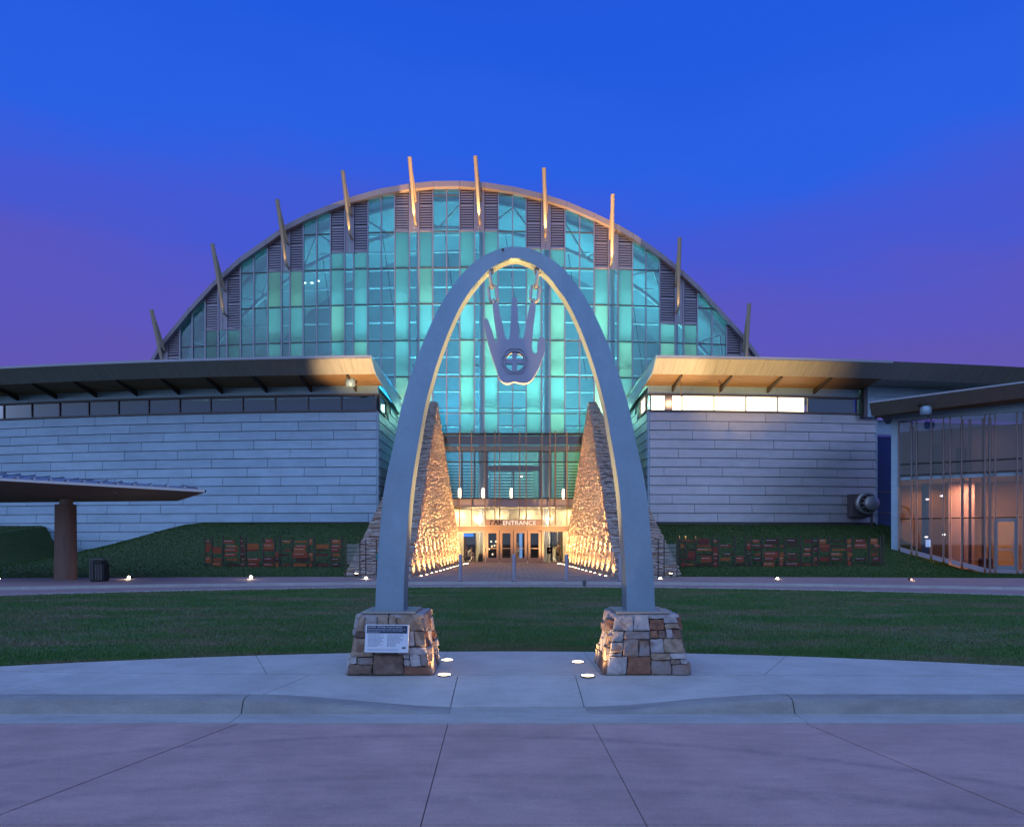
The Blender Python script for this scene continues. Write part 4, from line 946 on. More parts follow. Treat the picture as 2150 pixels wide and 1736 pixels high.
for k in range(n-1):
    for q in range(4): m.f.append((4*k+q, 4*k+(q+1) % 4, 4*k+4+(q+1) % 4, 4*k+4+q))
m.f += [(3, 2, 1, 0), tuple(4*(n-1)+q for q in range(4))]
m.build('arch_body', M_steel, arch, smooth=True)
for x in (-1.285, 1.36): MB().box(x-.28, x+.28, 7.42, 8.0, .757, .780).build('base_plate', M_plate, arch, bevel=.004)
for x, y in ((1056, 524),): 
    c = P(x, y, 7.57); yl(MB(), c[0], c[2], [(.012, 7.582), (.012, 7.57), (.008, 7.566)], 8).build('bolt', M_dark, arch)

# pedestals
def stones_on_face(t, q, nrm, splits, mats, seed):
    rnd = random.Random(seed); rects = []
    def div(x0, x1, y0, y1, dep):
        w_, h_ = (x1-x0)*.85, (y1-y0)*.62
        if (w_ < .36 and h_ < .22 and rnd.random() < .62) or dep > 5 or w_*h_ < .006: rects.append((x0, x1, y0, y1)); return
        if w_ > h_*rnd.uniform(1.0, 1.7) and w_ > .14:
            c = x0+(x1-x0)*rnd.uniform(.24, .76); div(x0, c, y0, y1, dep+1); div(c, x1, y0, y1, dep+1)
        elif h_ > .07: c = y0+(y1-y0)*rnd.uniform(.22, .78); div(x0, x1, y0, c, dep+1); div(x0, x1, c, y1, dep+1)
        else: rects.append((x0, x1, y0, y1))
    div(-.01, 1.01, 0, 1, 0)
    for (x0, x1, y0, y1) in rects:
        gx, gy = .0045/.8, .0045/.62; a, b_, c, d = x0+gx, x1-gx, y0+gy, y1-gy
        out = rnd.uniform(.018, .05); K = 5; m = MB()
        jit = [[(rnd.uniform(-1, 1), rnd.uniform(-1, 1)) for _ in range(K)] for _ in range(K)]
        tx, ty = rnd.uniform(-.012, .012), rnd.uniform(-.012, .012)
        for j in range(K):
            for i in range(K):
                uu, vv = i/(K-1), j/(K-1); e = (i in (0, K-1))+(j in (0, K-1))
                e2 = (i in (1, K-2) and 0 < j < K-1) or (j in (1, K-2) and 0 < i < K-1)
                fu = [0, .07, .5, .93, 1][i]; fv = [0, .08, .5, .92, 1][j]
                pu = a+(b_-a)*fu+jit[j][i][0]*.009; pv = c+(d-c)*fv+jit[j][i][1]*.009
                o = out*(.80 if e == 1 else .62 if e == 2 else 1)+(tx*(uu-.5)+ty*(vv-.5))*2+rnd.uniform(-.004, .004)
                p = q(pu, pv)+nrm*o; m.v.append(tuple(p))
        for j in range(K-1):
            for i in range(K-1): m.f.append((j*K+i, j*K+i+1, (j+1)*K+i+1, (j+1)*K+i))
        ring = [i for i in range(K)]+[j*K+K-1 for j in range(1, K)]+[(K-1)*K+i for i in range(K-2, -1, -1)]+[j*K for j in range(K-2, 0, -1)]
        base = len(m.v)
        for i in ring: m.v.append(tuple(Vector(m.v[i])-nrm*.06))
        for i in range(len(ring)): m.f.append((ring[(i+1) % len(ring)], ring[i], base+i, base+(i+1) % len(ring)))
        m.build('stone', rnd.choice(mats), t, smooth=False)
def smat(n, c, c2):
    m = mat(n, c, .8, scale=9, c2=c2, var=.25, bump=.6, bscale=30); t = m.node_tree; b = t.nodes['Principled BSDF']; src = b.inputs['Base Color'].links[0].from_socket
    tcn = t.nodes.new('ShaderNodeTexCoord'); nn = t.nodes.new('ShaderNodeTexNoise'); nn.inputs['Scale'].default_value = 4.2; nn.inputs['Detail'].default_value = 4; t.links.new(tcn.outputs['Object'], nn.inputs['Vector'])
    rr_ = t.nodes.new('ShaderNodeMapRange'); rr_.inputs[1].default_value = .60; rr_.inputs[2].default_value = .67; rr_.inputs[3].default_value = 0; rr_.inputs[4].default_value = .75; t.links.new(nn.outputs[0], rr_.inputs[0])
    mx = t.nodes.new('ShaderNodeMix'); mx.data_type = 'RGBA'; t.links.new(rr_.outputs[0], mx.inputs[0]); t.links.new(src, mx.inputs[6]); mx.inputs[7].default_value = (.17, .085, .055, 1); t.links.new(mx.outputs[2], b.inputs['Base Color'])
    return m
M_pd = [smat('sandstone_lilac', (.37, .33, .335), (.50, .46, .46)), smat('sandstone_grey', (.33, .305, .30), (.45, .41, .40)), smat('sandstone_red', (.20, .085, .05), (.32, .15, .09)), smat('sandstone_brown', (.15, .09, .07), (.26, .17, .13)), smat('sandstone_lilac2', (.41, .365, .36), (.53, .48, .47)), smat('sandstone_tan', (.30, .20, .13), (.44, .34, .26)), smat('sandstone_lilac3', (.36, .33, .33), (.27, .16, .11))]
for s, xc, lab in ((-1, -1.265, 'squat tapered stone pedestal carrying the white plaque under the arch'), (1, 1.395, 'squat tapered stone pedestal without a plaque under the arch')):
    t = thing('stone_pedestal', (xc, 7.77, GZ), lab, 'pedestal')
    bw, bd, tw_, td, zt = .425, .40, .315, .305, .745
    dc = 7.765
    def cr_(i, j, top): 
        a, b_ = (tw_, td) if top else (bw, bd); return Vector((xc+i*a, dc+j*b_, zt if top else GZ+.001))
    core = MB(); core.hexa([tuple(cr_(i, j, 0)) for i, j in ((-1, -1), (1, -1), (1, 1), (-1, 1))]+[tuple(cr_(i, j, 1)) for i, j in ((-1, -1), (1, -1), (1, 1), (-1, 1))])
    core.build('mortar_core', MATS['mortar'], t)
    for k, (a, b_) in enumerate((((-1, -1), (1, -1)), ((1, -1), (1, 1)), ((1, 1), (-1, 1)), ((-1, 1), (-1, -1)))):
        p00, p10, p11, p01 = cr_(*a, 0), cr_(*b_, 0), cr_(*b_, 1), cr_(*a, 1)
        nr = (p10-p00).cross(p01-p00).normalized()
        q = lambda u, v: p00*(1-u)*(1-v)+p10*u*(1-v)+p11*u*v+p01*(1-u)*v
        stones_on_face(t, q, nr, None, M_pd, 31+k*7+(3 if s > 0 else 0))
    # irregular cap stones
    for (a, b_, c, d) in ((-.35, -.02, -.335, -.01), (-.012, .345, -.34, .03), (-.345, .03, .0, .335), (.038, .35, .04, .335)):
        MB().hexa([(xc+a, dc+c, zt-.03), (xc+b_, dc+c, zt-.03), (xc+b_, dc+d, zt-.03), (xc+a, dc+d, zt-.03), (xc+a+.01, dc+c+.01, zt+.008), (xc+b_-.008, dc+c+.006, zt+.006), (xc+b_-.01, dc+d-.01, zt+.009), (xc+a+.008, dc+d-.01, zt+.006)]).build('cap_stone', M_pd[0 if a < 0 else 1], t, bevel=.006)
# plaque
pl = thing('plaque', P(812, 1368, 7.30), 'white information plaque with navy heading on the stone pedestal', 'sign')
tiltn = Vector((0, -.615, .11)).normalized()
def PQ(u, v, o=0.):    # u 0..1 across, v 0..1 up, plaque plane leaning with the pedestal face
    b0 = Vector(P(765.5, 1369, 7.28)); b1 = Vector(P(856.5, 1370, 7.28)); t0 = Vector(P(768.5, 1310.5, 7.345)); t1 = Vector(P(859, 1311.5, 7.345))
    p = b0*(1-u)*(1-v)+b1*u*(1-v)+t1*u*v+t0*(1-u)*v; return tuple(p+Vector((0, -1, .2)).normalized()*o)
def prect(u0, u1, v0, v1, o0, o1): return MB().hexa([PQ(u0, v0, o1), PQ(u1, v0, o1), PQ(u1, v0, o0), PQ(u0, v0, o0), PQ(u0, v1, o1), PQ(u1, v1, o1), PQ(u1, v1, o0), PQ(u0, v1, o0)])
pan = prect(0, 1, 0, 1, -.025, .012).build('panel', mat('plaque_white', (.62, .66, .72), .35), pl, bevel=.002)
prect(.035, .965, .685, .965, .0125, .0135).build('heading_band', mat('navy', (.008, .018, .05), .4), pan)
LW = .455; LH = .29
def plaque_text(txt, u0, u1, v, h, mt, nm):
    mb, tw0 = text_mb(txt, 1.0, (0, 0, 0)); sx = (u1-u0)/tw0; sy = h/.72
    mb, _ = text_mb(txt, 1.0, (0, 0, 0), fn=lambda x, y: PQ(u0+x*sx, v+y*sy, .0150)); mb.build(nm, mt, pan)
M_pt = mat('plaque_letter_white', (.75, .78, .82), .5); M_pi = mat('plaque_ink', (.12, .16, .26), .6); M_ps = mat('plaque_letter_grey', (.28, .33, .42), .6)
plaque_text('DOOLJP  OOOLBJ  (Touch to Above)', .055, .845, .885, .055, M_pt, 'title')
rl = random.Random(5)
def wordline(u0, u1, v, h, mt, nm):
    mb = MB(); u = u0
    while u < u1-.01:
        w_ = min(rl.uniform(.018, .065), u1-u); a = [PQ(u, v, .0148), PQ(u+w_, v, .0148), PQ(u+w_, v+h, .0148), PQ(u, v+h, .0148)]; mb.poly(a); u += w_+.012
    mb.build(nm, mt, pan)
for v, e in ((.815, .93), (.765, .87), (.715, .33)): wordline(.055, e, v, .024, M_ps, 'text_line')
for i in range(11): wordline(.07, .44+rl.uniform(-.09, .02) if i < 10 else .3, .635-i*.042, .013, M_pi, 'text_line')
for i in range(11): wordline(.51, .88+rl.uniform(-.10, .03) if i < 8 else .72, .635-i*.042, .013, M_pi, 'text_line')
wordline(.07, .78, .11, .010, M_pi, 'text_line'); wordline(.07, .78, .07, .010, M_pi, 'text_line')
prect(.865, .90, .14, .20, .0125, .0145).build('logo', MATS['navy'], pan); prect(.905, .945, .14, .175, .0125, .0145).build('logo', MATS['navy'], pan); prect(.905, .92, .185, .21, .0125, .0145).build('logo', MATS['navy'], pan); prect(.928, .945, .185, .21, .0125, .0145).build('logo', MATS['navy'], pan)

# hand and chains
HD = 7.62
def HZ(p, d=HD): return P((1180+.20735*p[0])/1.1907, (620+.20735*p[1])/1.1907, d)
hand_o = [(140, 880), (145, 857), (165, 848), (188, 857), (205, 895), (240, 990), (268, 1090), (276, 1118), (286, 1128), (297, 1122), (302, 1105), (290, 1000), (265, 850), (248, 700), (251, 672), (270, 656), (295, 656), (313, 672), (330, 760), (370, 930), (400, 1060), (412, 1092), (430, 1102), (446, 1090), (455, 1045), (465, 900), (472, 750), (478, 622), (490, 600), (512, 590), (535, 600), (547, 622), (552, 760), (560, 930), (568, 1060), (578, 1088), (600, 1098), (618, 1088), (628, 1060), (650, 930), (675, 780), (692, 700), (707, 668), (730, 655), (755, 660), (769, 682), (765, 760), (745, 900), (731, 1050), (725, 1180), (731, 1238), (747, 1265), (767, 1272), (783, 1257), (790, 1222), (788, 1160), (797, 1107), (815, 1077), (840, 1066), (865, 1077), (878, 1102), (881, 1140), (886, 1200), (880, 1240), (855, 1320), (800, 1460), (740, 1565), (700, 1610), (660, 1626), (610, 1631), (560, 1622), (516, 1610), (475, 1622), (430, 1633), (385, 1626), (345, 1597), (320, 1550), (290, 1450), (240, 1310), (200, 1180), (175, 1080), (155, 980)]
hand = thing('hand_sculpture', HZ((515, 1365)), 'flat grey steel open hand with a cross-in-circle palm hung inside the arch', 'sculpture')
def smooth_poly(pts, it=1):
    for _ in range(it):
        o = []
        for i in range(len(pts)):
            a, b_ = pts[i], pts[(i+1) % len(pts)]; o += [(a[0]*.88+b_[0]*.12, a[1]*.88+b_[1]*.12), (a[0]*.12+b_[0]*.88, a[1]*.12+b_[1]*.88)]
        pts = o
    return pts
ho = smooth_poly(hand_o); CC = (515, 1365); RC = 116; TD = .07
# plate with a round hole, tessellated in the plate's own plane
from mathutils.geometry import tessellate_polygon
hole = [(CC[0]+RC*math.cos(2*math.pi*i/40), CC[1]-RC*math.sin(2*math.pi*i/40)) for i in range(40)]
flat = [[Vector((p[0], -p[1], 0)) for p in ho], [Vector((p[0], -p[1], 0)) for p in hole]]
tris = tessellate_polygon(flat); allp = ho+hole; nA = len(allp); m = MB()
for p in allp: m.v.append(HZ(p))
for p in allp:
    q = HZ(p); m.v.append((q[0], HD+TD, q[2]))
for a, b_, c in tris: m.f.append((a, b_, c)); m.f.append((nA+c, nA+b_, nA+a))
n1_ = len(ho)
for i in range(n1_): j = (i+1) % n1_; m.f.append((i, j, nA+j, nA+i))
for i in range(40): j = (i+1) % 40; m.f.append((n1_+j, n1_+i, nA+n1_+i, nA+n1_+j))
M_hand = mat('hand_steel', (.31, .33, .42), .45, .4, var=.05, scale=3)
hp = m.build('hand_plate', M_hand, hand)
import bmesh
bm = bmesh.new(); bm.from_mesh(hp.data); bmesh.ops.recalc_face_normals(bm, faces=bm.faces); bm.to_mesh(hp.data); bm.free()
def flatbox(z0, z1, x0, x1, d0, d1, nm, mt):
    a = HZ((x0, z1)); b_ = HZ((x1, z0)); MB().box(a[0], b_[0], d0, d1, a[2], b_[2]).build(nm, mt, hand)
flatbox(1252, 1478, 487, 543, HD+.01, HD+.05, 'cross_bar', M_hand); flatbox(1336, 1394, 402, 486.5, HD+.013, HD+.052, 'cross_arm', M_hand); flatbox(1336, 1394, 543.5, 630, HD+.013, HD+.052, 'cross_arm', M_hand)
ros = []
NL = 6
for i in range(120):
    a = 2*math.pi*i/120+math.pi/2; r = 143+20*abs(math.cos(a*NL/2+0*math.pi/2))**.6
    ros.append((CC[0]+r*math.cos(a), CC[1]-r*math.sin(a)))
m = MB(); rn = len(ros)
for k, (dd, sc_) in enumerate(((HD-.001, 1.0), (HD-.014, 1.0), (HD-.014, .955), (HD-.001, .955))):
    for p in ros:
        q = (CC[0]+(p[0]-CC[0])*sc_, CC[1]+(p[1]-CC[1])*sc_); h = HZ(q); m.v.append((h[0], dd, h[2]))
for k in range(3):
    for i in range(rn): j = (i+1) % rn; m.f.append((k*rn+i, k*rn+j, (k+1)*rn+j, (k+1)*rn+i))
m.build('rosette_rim', M_hand, hand, smooth=True)
m = MB()
for k, (dd, r) in enumerate(((HD-.001, RC+18), (HD-.01, RC+16), (HD-.01, RC+3), (HD-.001, RC+1))):
    for i in range(40):
        a = 2*math.pi*i/40; h = HZ((CC[0]+r*math.cos(a), CC[1]-r*math.sin(a))); m.v.append((h[0], dd, h[2]))
for k in range(3):
    for i in range(40): j = (i+1) % 40; m.f.append((k*40+i, k*40+j, (k+1)*40+j, (k+1)*40+i))
m.build('ring_rim', M_hand, hand, smooth=True)
def link(a, b_, w_, r, ax, nm, t):
    a, b_ = Vector(a), Vector(b_); dr = (b_-a).normalized(); side = (Vector((0, 1, 0)) if ax else dr.cross(Vector((0, 1, 0))).normalized()); pts = []
    for i in range(20):
        g = 2*math.pi*i/20; c_ = math.cos(g); s_ = math.sin(g)
        base = (b_-dr*w_/2) if c_ > 0 else (a+dr*w_/2); pts.append(base+dr*c_*w_/2+side*s_*w_/2)
    MB().tube(pts, r, 8, closed=True).build(nm, M_chain, t, smooth=True)
for pts, lab in ((((212, 262), (208, 300), (240, 470), (262, 648)), 'short steel chain from the arch to the ring finger of the hand'), (((795, 262), (797, 300), (768, 470), (745, 648)), 'short steel chain from the arch to the index finger beside the thumb')):
    w0, w1, w2, w3 = [Vector(HZ(p, 7.655)) for p in pts]
    t = thing('chain', tuple(w1), lab, 'chain')
    link(w0+Vector((0, 0, .03)), w1+Vector((0, 0, -.02)), .07, .014, False, 'lug_ring', t)
    link(w1+Vector((0, 0, .03)), w2+Vector((0, 0, -.01)), .075, .017, True, 'link', t)
    link(w2+Vector((0, 0, .02)), w3+Vector((0, 0, .0)), .085, .0165, False, 'link', t)
    link(w3+Vector((0, 0, .025)), w3+Vector((0, 0, -.05)), .05, .012, True, 'shackle', t)
# in-ground lights around the pedestals
for k, (x, y) in enumerate(((939, 1386), (933, 1417), (1213, 1390), (1234, 1419))):
    d = (EYE-GZ)*F/(y-HY); c = ((x-CX)/F*d, d, GZ+.002)
    lab = ['in-ground light behind the other one by the plaque pedestal', 'in-ground light by the plaque pedestal on the road side', 'in-ground light behind the other one by the pedestal without plaque', 'in-ground light by the pedestal without plaque on the road side'][k]
    t = thing('ground_light', c, lab, 'light')
    MB().lathe(c, [(.074, 0), (.074, .004), (.068, .006)], 18).build('ring', M_dark, t)
    MB().lathe((c[0], c[1], c[2]+.0065), [(.064, 0), (.045, .004)], 18).build('lens', emis('lens_hot', (1, .78, .5), 14), t)
    s = -1 if k < 2 else 1
    (lamp('SPOT', (c[0], c[1], c[2]+.03), (1, .50, .14), 3000, (s*.25, 7.60, 4.4), .03, 52, .6) if k in (0, 2) else lamp('SPOT', (c[0], c[1], c[2]+.03), (1, .66, .28), 1500, (s*.285, 7.66, 4.12), .03, 8.5, .8)); lamp('SPOT', (c[0], c[1], c[2]+.03), (1, .60, .24), 34, (c[0]+s*.35, 7.75, 1.2), .03, 110, .8)

# ================================================================== PAVILION ON THE RIGHT
pv = thing('glass_pavilion', (21, 32, GZ), 'low pavilion with tall glass front and thin upswept roof', 'building')
W0 = Vector((18.1, 33.5, 0)); WD = Vector((3.2, -2.0, 0)); LN = WD.length; WN = Vector((-2.0, -3.2, 0)).normalized(); WD.normalize()
def PV(l, z, o=0.): p = W0+WD*l+WN*o; return (p.x, p.y, z)
def l_of(x):
    k = (x-CX)/F; return (k*W0.y-W0.x)/(WD.x-k*WD.y)
def pvbox(l0, l1, z0, z1, o0, o1, nm, mt, par=None, zb0=None):
    za = z0; zb = z0 if zb0 is None else zb0
    return MB().hexa([PV(l0, za, o1), PV(l1, zb, o1), PV(l1, zb, o0), PV(l0, za, o0), PV(l0, z1, o1), PV(l1, z1, o1), PV(l1, z1, o0), PV(l0, z1, o0)]).build(nm, mt, par or pv)
def zsill(l): return interp([(-1, 1.24), (l_of(1885), 1.20), (l_of(2080), .22), (6, .16)], l)
LE = 7.0
for i in range(5): a = -.25+i*1.45; pvbox(a+.004, a+1.446, 7.16, 7.66, -.1, .06, 'header_panel', random.choice(CL))
for k in range(4): pvbox(-.28, -.0, 1.1+k*1.52, 1.1+k*1.52+1.512, -.3, .05, 'corner_panel', M_clad2)
fins = [l_of(x+4) for x in (1883.9, 1910, 1920.4, 1951, 1977, 1991, 2015, 2064, 2074.5, 2087.6-2, 2121.5+10, 2136+8)]+[5.0, 5.6, 6.3, 7.0]
ld0, ld1 = l_of(2087), l_of(2137)
for l in fins:
    z0 = zsill(l)
    if ld0+.05 < l < ld1-.05: z0 = 2.62
    pvbox(l-.03, l+.03, z0, 7.15, -.06, .14, 'fin', mat('fin_bronze', (.24, .20, .20), .45, .3))
for a, b_ in zip(fins, fins[1:]):
    for z0, z1 in ((None, 2.55), (2.62, 4.40), (4.62, 5.10), (5.16, 7.12)):
        za = zsill(a)+.1 if z0 is None else z0; zb = zsill(b_)+.1 if z0 is None else z0
        if z0 is None and (a+b_)/2 > ld0 and (a+b_)/2 < ld1: continue
        MB().hexa([PV(a+.046, za, .01), PV(b_-.046, zb, .01), PV(b_-.046, zb, -.01), PV(a+.046, za, -.01), PV(a+.046, z1, .01), PV(b_-.046, z1, .01), PV(b_-.046, z1, -.01), PV(a+.046, z1, -.01)]).build('glass_pane', M_gl_pav, pv)
    for z, h, mt in ((2.585, .03, M_dark), (5.13, .03, M_dark), (4.61, .02, M_dark)): pvbox(a+.046, b_-.046, z-h, z+h, -.04, .06, 'rail', mt)
    pvbox(a+.046, b_-.046, 4.41, 4.585, -.25, -.08, 'floor_edge', M_clad2)
    MB().hexa([PV(a+.046, zsill(a)-.12, .12), PV(b_-.046, zsill(b_)-.12, .12), PV(b_-.046, zsill(b_)-.12, -.1), PV(a+.046, zsill(a)-.12, -.1), PV(a+.046, zsill(a)+.09, .12), PV(b_-.046, zsill(b_)+.09, .12), PV(b_-.046, zsill(b_)+.09, -.1), PV(a+.046, zsill(a)+.09, -.1)]).build('sill', M_mull, pv)
# door
dm = MB()
for l0, l1, z0, z1 in ((ld0, ld0+.13, .2, 2.54), (ld1-.13, ld1, .2, 2.54), (ld0+.131, ld1-.131, 2.40, 2.54), (ld0+.131, ld1-.131, .2, .48)):
    dm.hexa([PV(l0, z0, .08), PV(l1, z0, .08), PV(l1, z0, -.03), PV(l0, z0, -.03), PV(l0, z1, .08), PV(l1, z1, .08), PV(l1, z1, -.03), PV(l0, z1, -.03)])
dd_ = dm.build('door', mat('blue_grey_frame', (.22, .24, .28), .4, .4), pv)
pvbox(ld0+.132, ld1-.132, .482, 2.398, -.005, .01, 'glass', M_gl_door, dd_)
MB().tube([PV(ld1-.2, .95, .1), PV(ld1-.2, .98, .17), PV(ld1-.2, 1.45, .17), PV(ld1-.2, 1.48, .1)], .02, 6).build('handle', M_mull, dd_)
pvbox(ld0+.132, ld1-.132, 1.15, 1.2, .011, .04, 'push_bar', M_mull, dd_)
# roof
tipA = Vector((15.9, 31.8)); 
def RF(l, o, z): p = Vector((15.9, 31.8, 0))+WD*l-WN*o; return (p.x, p.y, z)
def rz(l): return 7.75+.043*l
for i in range(14):
    a = i*.62; b_ = a+.614
    MB().hexa([RF(a, 0, rz(a)-.07), RF(b_, 0, rz(b_)-.07), RF(b_, .25, rz(b_)-.07), RF(a, .25, rz(a)-.07), RF(a, 0, rz(a)), RF(b_, 0, rz(b_)), RF(b_, .25, rz(b_)+.03), RF(a, .25, rz(a)+.03)]).build('roof_edge', M_roofm, pv)
    MB().hexa([RF(a, .04, rz(a)-.075), RF(b_, .04, rz(b_)-.075), RF(b_, 1.05, rz(b_)-.50), RF(a, 1.05, rz(a)-.50), RF(a, .04, rz(a)-.05), RF(b_, .04, rz(b_)-.05), RF(b_, 1.05, rz(b_)-.46), RF(a, 1.05, rz(a)-.46)]).build('fascia_board', M_fascia, pv)
MB().hexa([RF(0, 1.05, rz(0)-.46), RF(8.7, 1.05, rz(8.7)-.46), RF(8.7, 3.6, 7.6), RF(0, 3.6, 7.55), RF(0, 1.05, rz(0)-.43), RF(8.7, 1.05, rz(8.7)-.43), RF(8.7, 3.6, 7.64), RF(0, 3.6, 7.59)]).build('soffit', M_wood, pv)
MB().poly([RF(0, .26, rz(0)+.02), RF(8.7, .26, rz(8.7)+.02), RF(8.7, 9, 8.4), RF(0, 9, 8.0)]).build('roof_sheet', M_roofm, pv)
MB().hexa([RF(0, .02, rz(0)-.06), RF(.04, .02, rz(0)-.06), RF(.04, 1.05, rz(0)-.47), RF(0, 1.05, rz(0)-.47), RF(0, .02, rz(0)), RF(.04, .02, rz(0)), RF(.04, 6, 7.9), RF(0, 6, 7.9)]).build('end_fascia', M_fascia, pv)
# interior
pvbox(-.1, LE, .1, 4.4, -4.2, -4.1, 'back_wall', mat('pav_wall', (.50, .30, .14), .7)); pvbox(-.1, LE, 4.6, 7.2, -4.2, -4.1, 'upper_back_wall', mat('pav_wall_upper', (.10, .085, .15), .7)); pvbox(1.3, 1.7, 4.6, 6.2, -2.2, -2.0, 'cabinet', M_dark); pvbox(2.3, 2.75, 4.6, 6.0, -2.2, -2.0, 'cabinet', M_dark); pvbox(.4, .62, 4.6, 7.1, -1.6, -1.45, 'blue_post', mat('blue_post', (.10, .22, .40), .5)); pvbox(.9, 1.2, .2, 4.3, -1.9, -1.7, 'blue_post', MATS['blue_post'])
MB().poly([PV(-.2, .14, -.1), PV(LE, .14, -.1), PV(LE, .14, -6), PV(-.2, .14, -6)]).build('pavilion_floor', mat('pav_floor', (.25, .16, .10), .4), pv)
pvbox(-.2, LE, 4.42, 4.58, -6.0, -.3, 'upper_floor', M_cream)
pvbox(-.25, -.15, .1, 7.2, -6, -.35, 'end_wall', M_clad)
M_curt = mat('orange_curtain', (.55, .22, .08), .8, var=.2, scale=3, stretch=(12, 12, .2))
for l in (2.55, 2.85, 3.35, 3.6): pvbox(l-.06, l+.06, .2, 7.1, -.75, -.65, 'curtain', M_curt)
pvbox(2.0, 3.05, .2, 4.38, -2.6, -2.5, 'peach_partition', mat('peach', (.70, .42, .34), .8))
pvbox(3.2, 3.75, .15, .75, -2.2, -1.6, 'brown_armchair', mat('brown_leather', (.10, .05, .03), .5))
pvbox(l_of(1943), l_of(1955), 1.28, 1.62, -.25, -.2, 'screen', emis('screen_white', (.5, .7, 1), 1.6))
lamp('AREA', PV(3.0, 4.2, -1.6), (1, .55, .25), 200, PV(3.0, 0, -2.0), .8); lamp('AREA', PV(1.0, 4.2, -3), (1, .50, .16), 42, PV(1.0, 0, -3), .8); lamp('AREA', PV(3.6, 7.0, -2.6), (1, .50, .22), 40, PV(3.6, 4, -3), .8)
for x, y in ((1947, 1048), (1977, 1041), (1945, 1127), (1982, 1122)): 
    l = l_of(x); k = Vector(PV(l, 0, -1.2)); c = P(x, y, k.y); MB().lathe(c, [(.02, -.04), (.08, -.01), (.08, .01), (.02, .04)], 10).build('downlight', emis('downlight_glow', (1, .9, .7), 5), pv)
xx = P(1944, 864, 31.0); t = eave_box(xx, 'pale rounded loudspeaker under the upswept pavilion roof', .85)

# ================================================================== CANOPY ON THE LEFT
cn = thing('flat_canopy', P(138, 1217, 26.2), 'flat metal-roofed canopy on a single round brown column', 'canopy')
fr, br_, bl, fl = (-10.15, 23.6, 3.15), (-13.2, 28.1, 3.12), (-23.5, 28.1, 3.02), (-23.5, 23.6, 3.90)
ra, rb = (-11.8, 25.6, 3.50), (-23.5, 25.8, 4.32)
m = MB(); up_ = lambda p, h: (p[0], p[1], p[2]+h)
m.poly([fr, br_, bl, fl]); m.build('underside', mat('canopy_soffit', (.16, .11, .085), .6, var=.1, scale=2), cn)
MB().hexa([fr, fl, (fl[0], fl[1]+.1, fl[2]), (fr[0], fr[1]+.1, fr[2]), up_(fr, .085), up_(fl, .085), (fl[0], fl[1]+.1, fl[2]+.085), (fr[0], fr[1]+.1, fr[2]+.085)]).build('edge_gutter', mat('pale_gutter', (.55, .52, .52), .4, .3), cn)
MB().hexa([fr, (fr[0], fr[1]+.1, fr[2]), (br_[0], br_[1]+.1, br_[2]), br_, up_(fr, .085), (fr[0], fr[1]+.1, fr[2]+.085), (br_[0], br_[1]+.1, br_[2]+.1), up_(br_, .1)]).build('end_gutter', MATS['pale_gutter'], cn)
MB().poly([up_(fr, .07), ra, rb, up_(fl, .07)]).poly([up_(br_, .08), up_(bl, .1), rb, ra]).poly([up_(fr, .07), up_(br_, .08), ra]).build('roof_sheet', mat('canopy_metal', (.26, .29, .34), .4, .5), cn)
for i in range(24):
    t = (i+.5)/24; a = Vector(up_(fr, .075)).lerp(Vector(up_(fl, .075)), t); b_ = Vector(ra).lerp(Vector(rb), max(0, t*1.08-.06))
    MB().bar(a+Vector((0, .1, .03)), b_+Vector((0, 0, .02)), .035, .07).build('standing_seam', MATS['canopy_metal'], cn)
    for q in (.16, .2): MB().lathe(tuple(a+(b_-a)*.06+Vector((q, 0, .02))), [(.025, 0), (.02, .04)], 6).build('snow_stud', MATS['pale_gutter'], cn)
cb = P(138, 1217, 26.2)
M_rust = mat('rust_column', (.19, .115, .085), .7, var=.15, scale=2, stretch=(3, 3, .4))
MB().lathe((cb[0], cb[1], GZ-.03), [(.37, 0), (.345, 2.78)], 28).build('column', M_rust, cn, smooth=True)
MB().lathe((cb[0]+.02, cb[1], GZ+2.74), [(.22, 0), (.22, .32)], 20).build('collar', mat('collar_tan', (.28, .20, .14), .6), cn, smooth=True)
c = P(243, 1031, 24.4); MB().lathe((c[0], c[1], 3.2), [(.09, 0), (.07, -.03)], 12).build('downlight', M_plate, cn)

# litter bin
c = P(208.5, 1220, 25.0); tb = thing('litter_bin', (c[0], c[1], GZ), 'dark litter bin with metal slats beside the canopy column', 'litter bin')
MB().box(c[0]-.235, c[0]+.235, c[1]-.2, c[1]+.2, GZ, GZ+.72).build('body', M_dark, tb, bevel=.05)
for i in range(9):
    x = c[0]-.21+i*.0525
    if i != 3: MB().box(x-.014, x+.014, c[1]-.222, c[1]-.202, GZ+.04, GZ+(.60 if i > 3 else .76)).build('slat', mat('dark_steel', (.12, .12, .13), .3, .8), tb)
for i in range(7):
    y = c[1]-.16+i*.053; MB().box(c[0]+.237, c[0]+.255, y-.014, y+.014, GZ+.04, GZ+.6).build('slat', MATS['dark_steel'], tb)
MB().box(c[0]-.245, c[0]+.245, c[1]-.21, c[1]+.21, GZ+.755, GZ+.80).build('lid', M_trim, tb, bevel=.015)
MB().box(c[0]-.03, c[0]+.2, c[1]-.226, c[1]-.205, GZ+.62, GZ+.72).build('opening_hood', M_dark, tb)

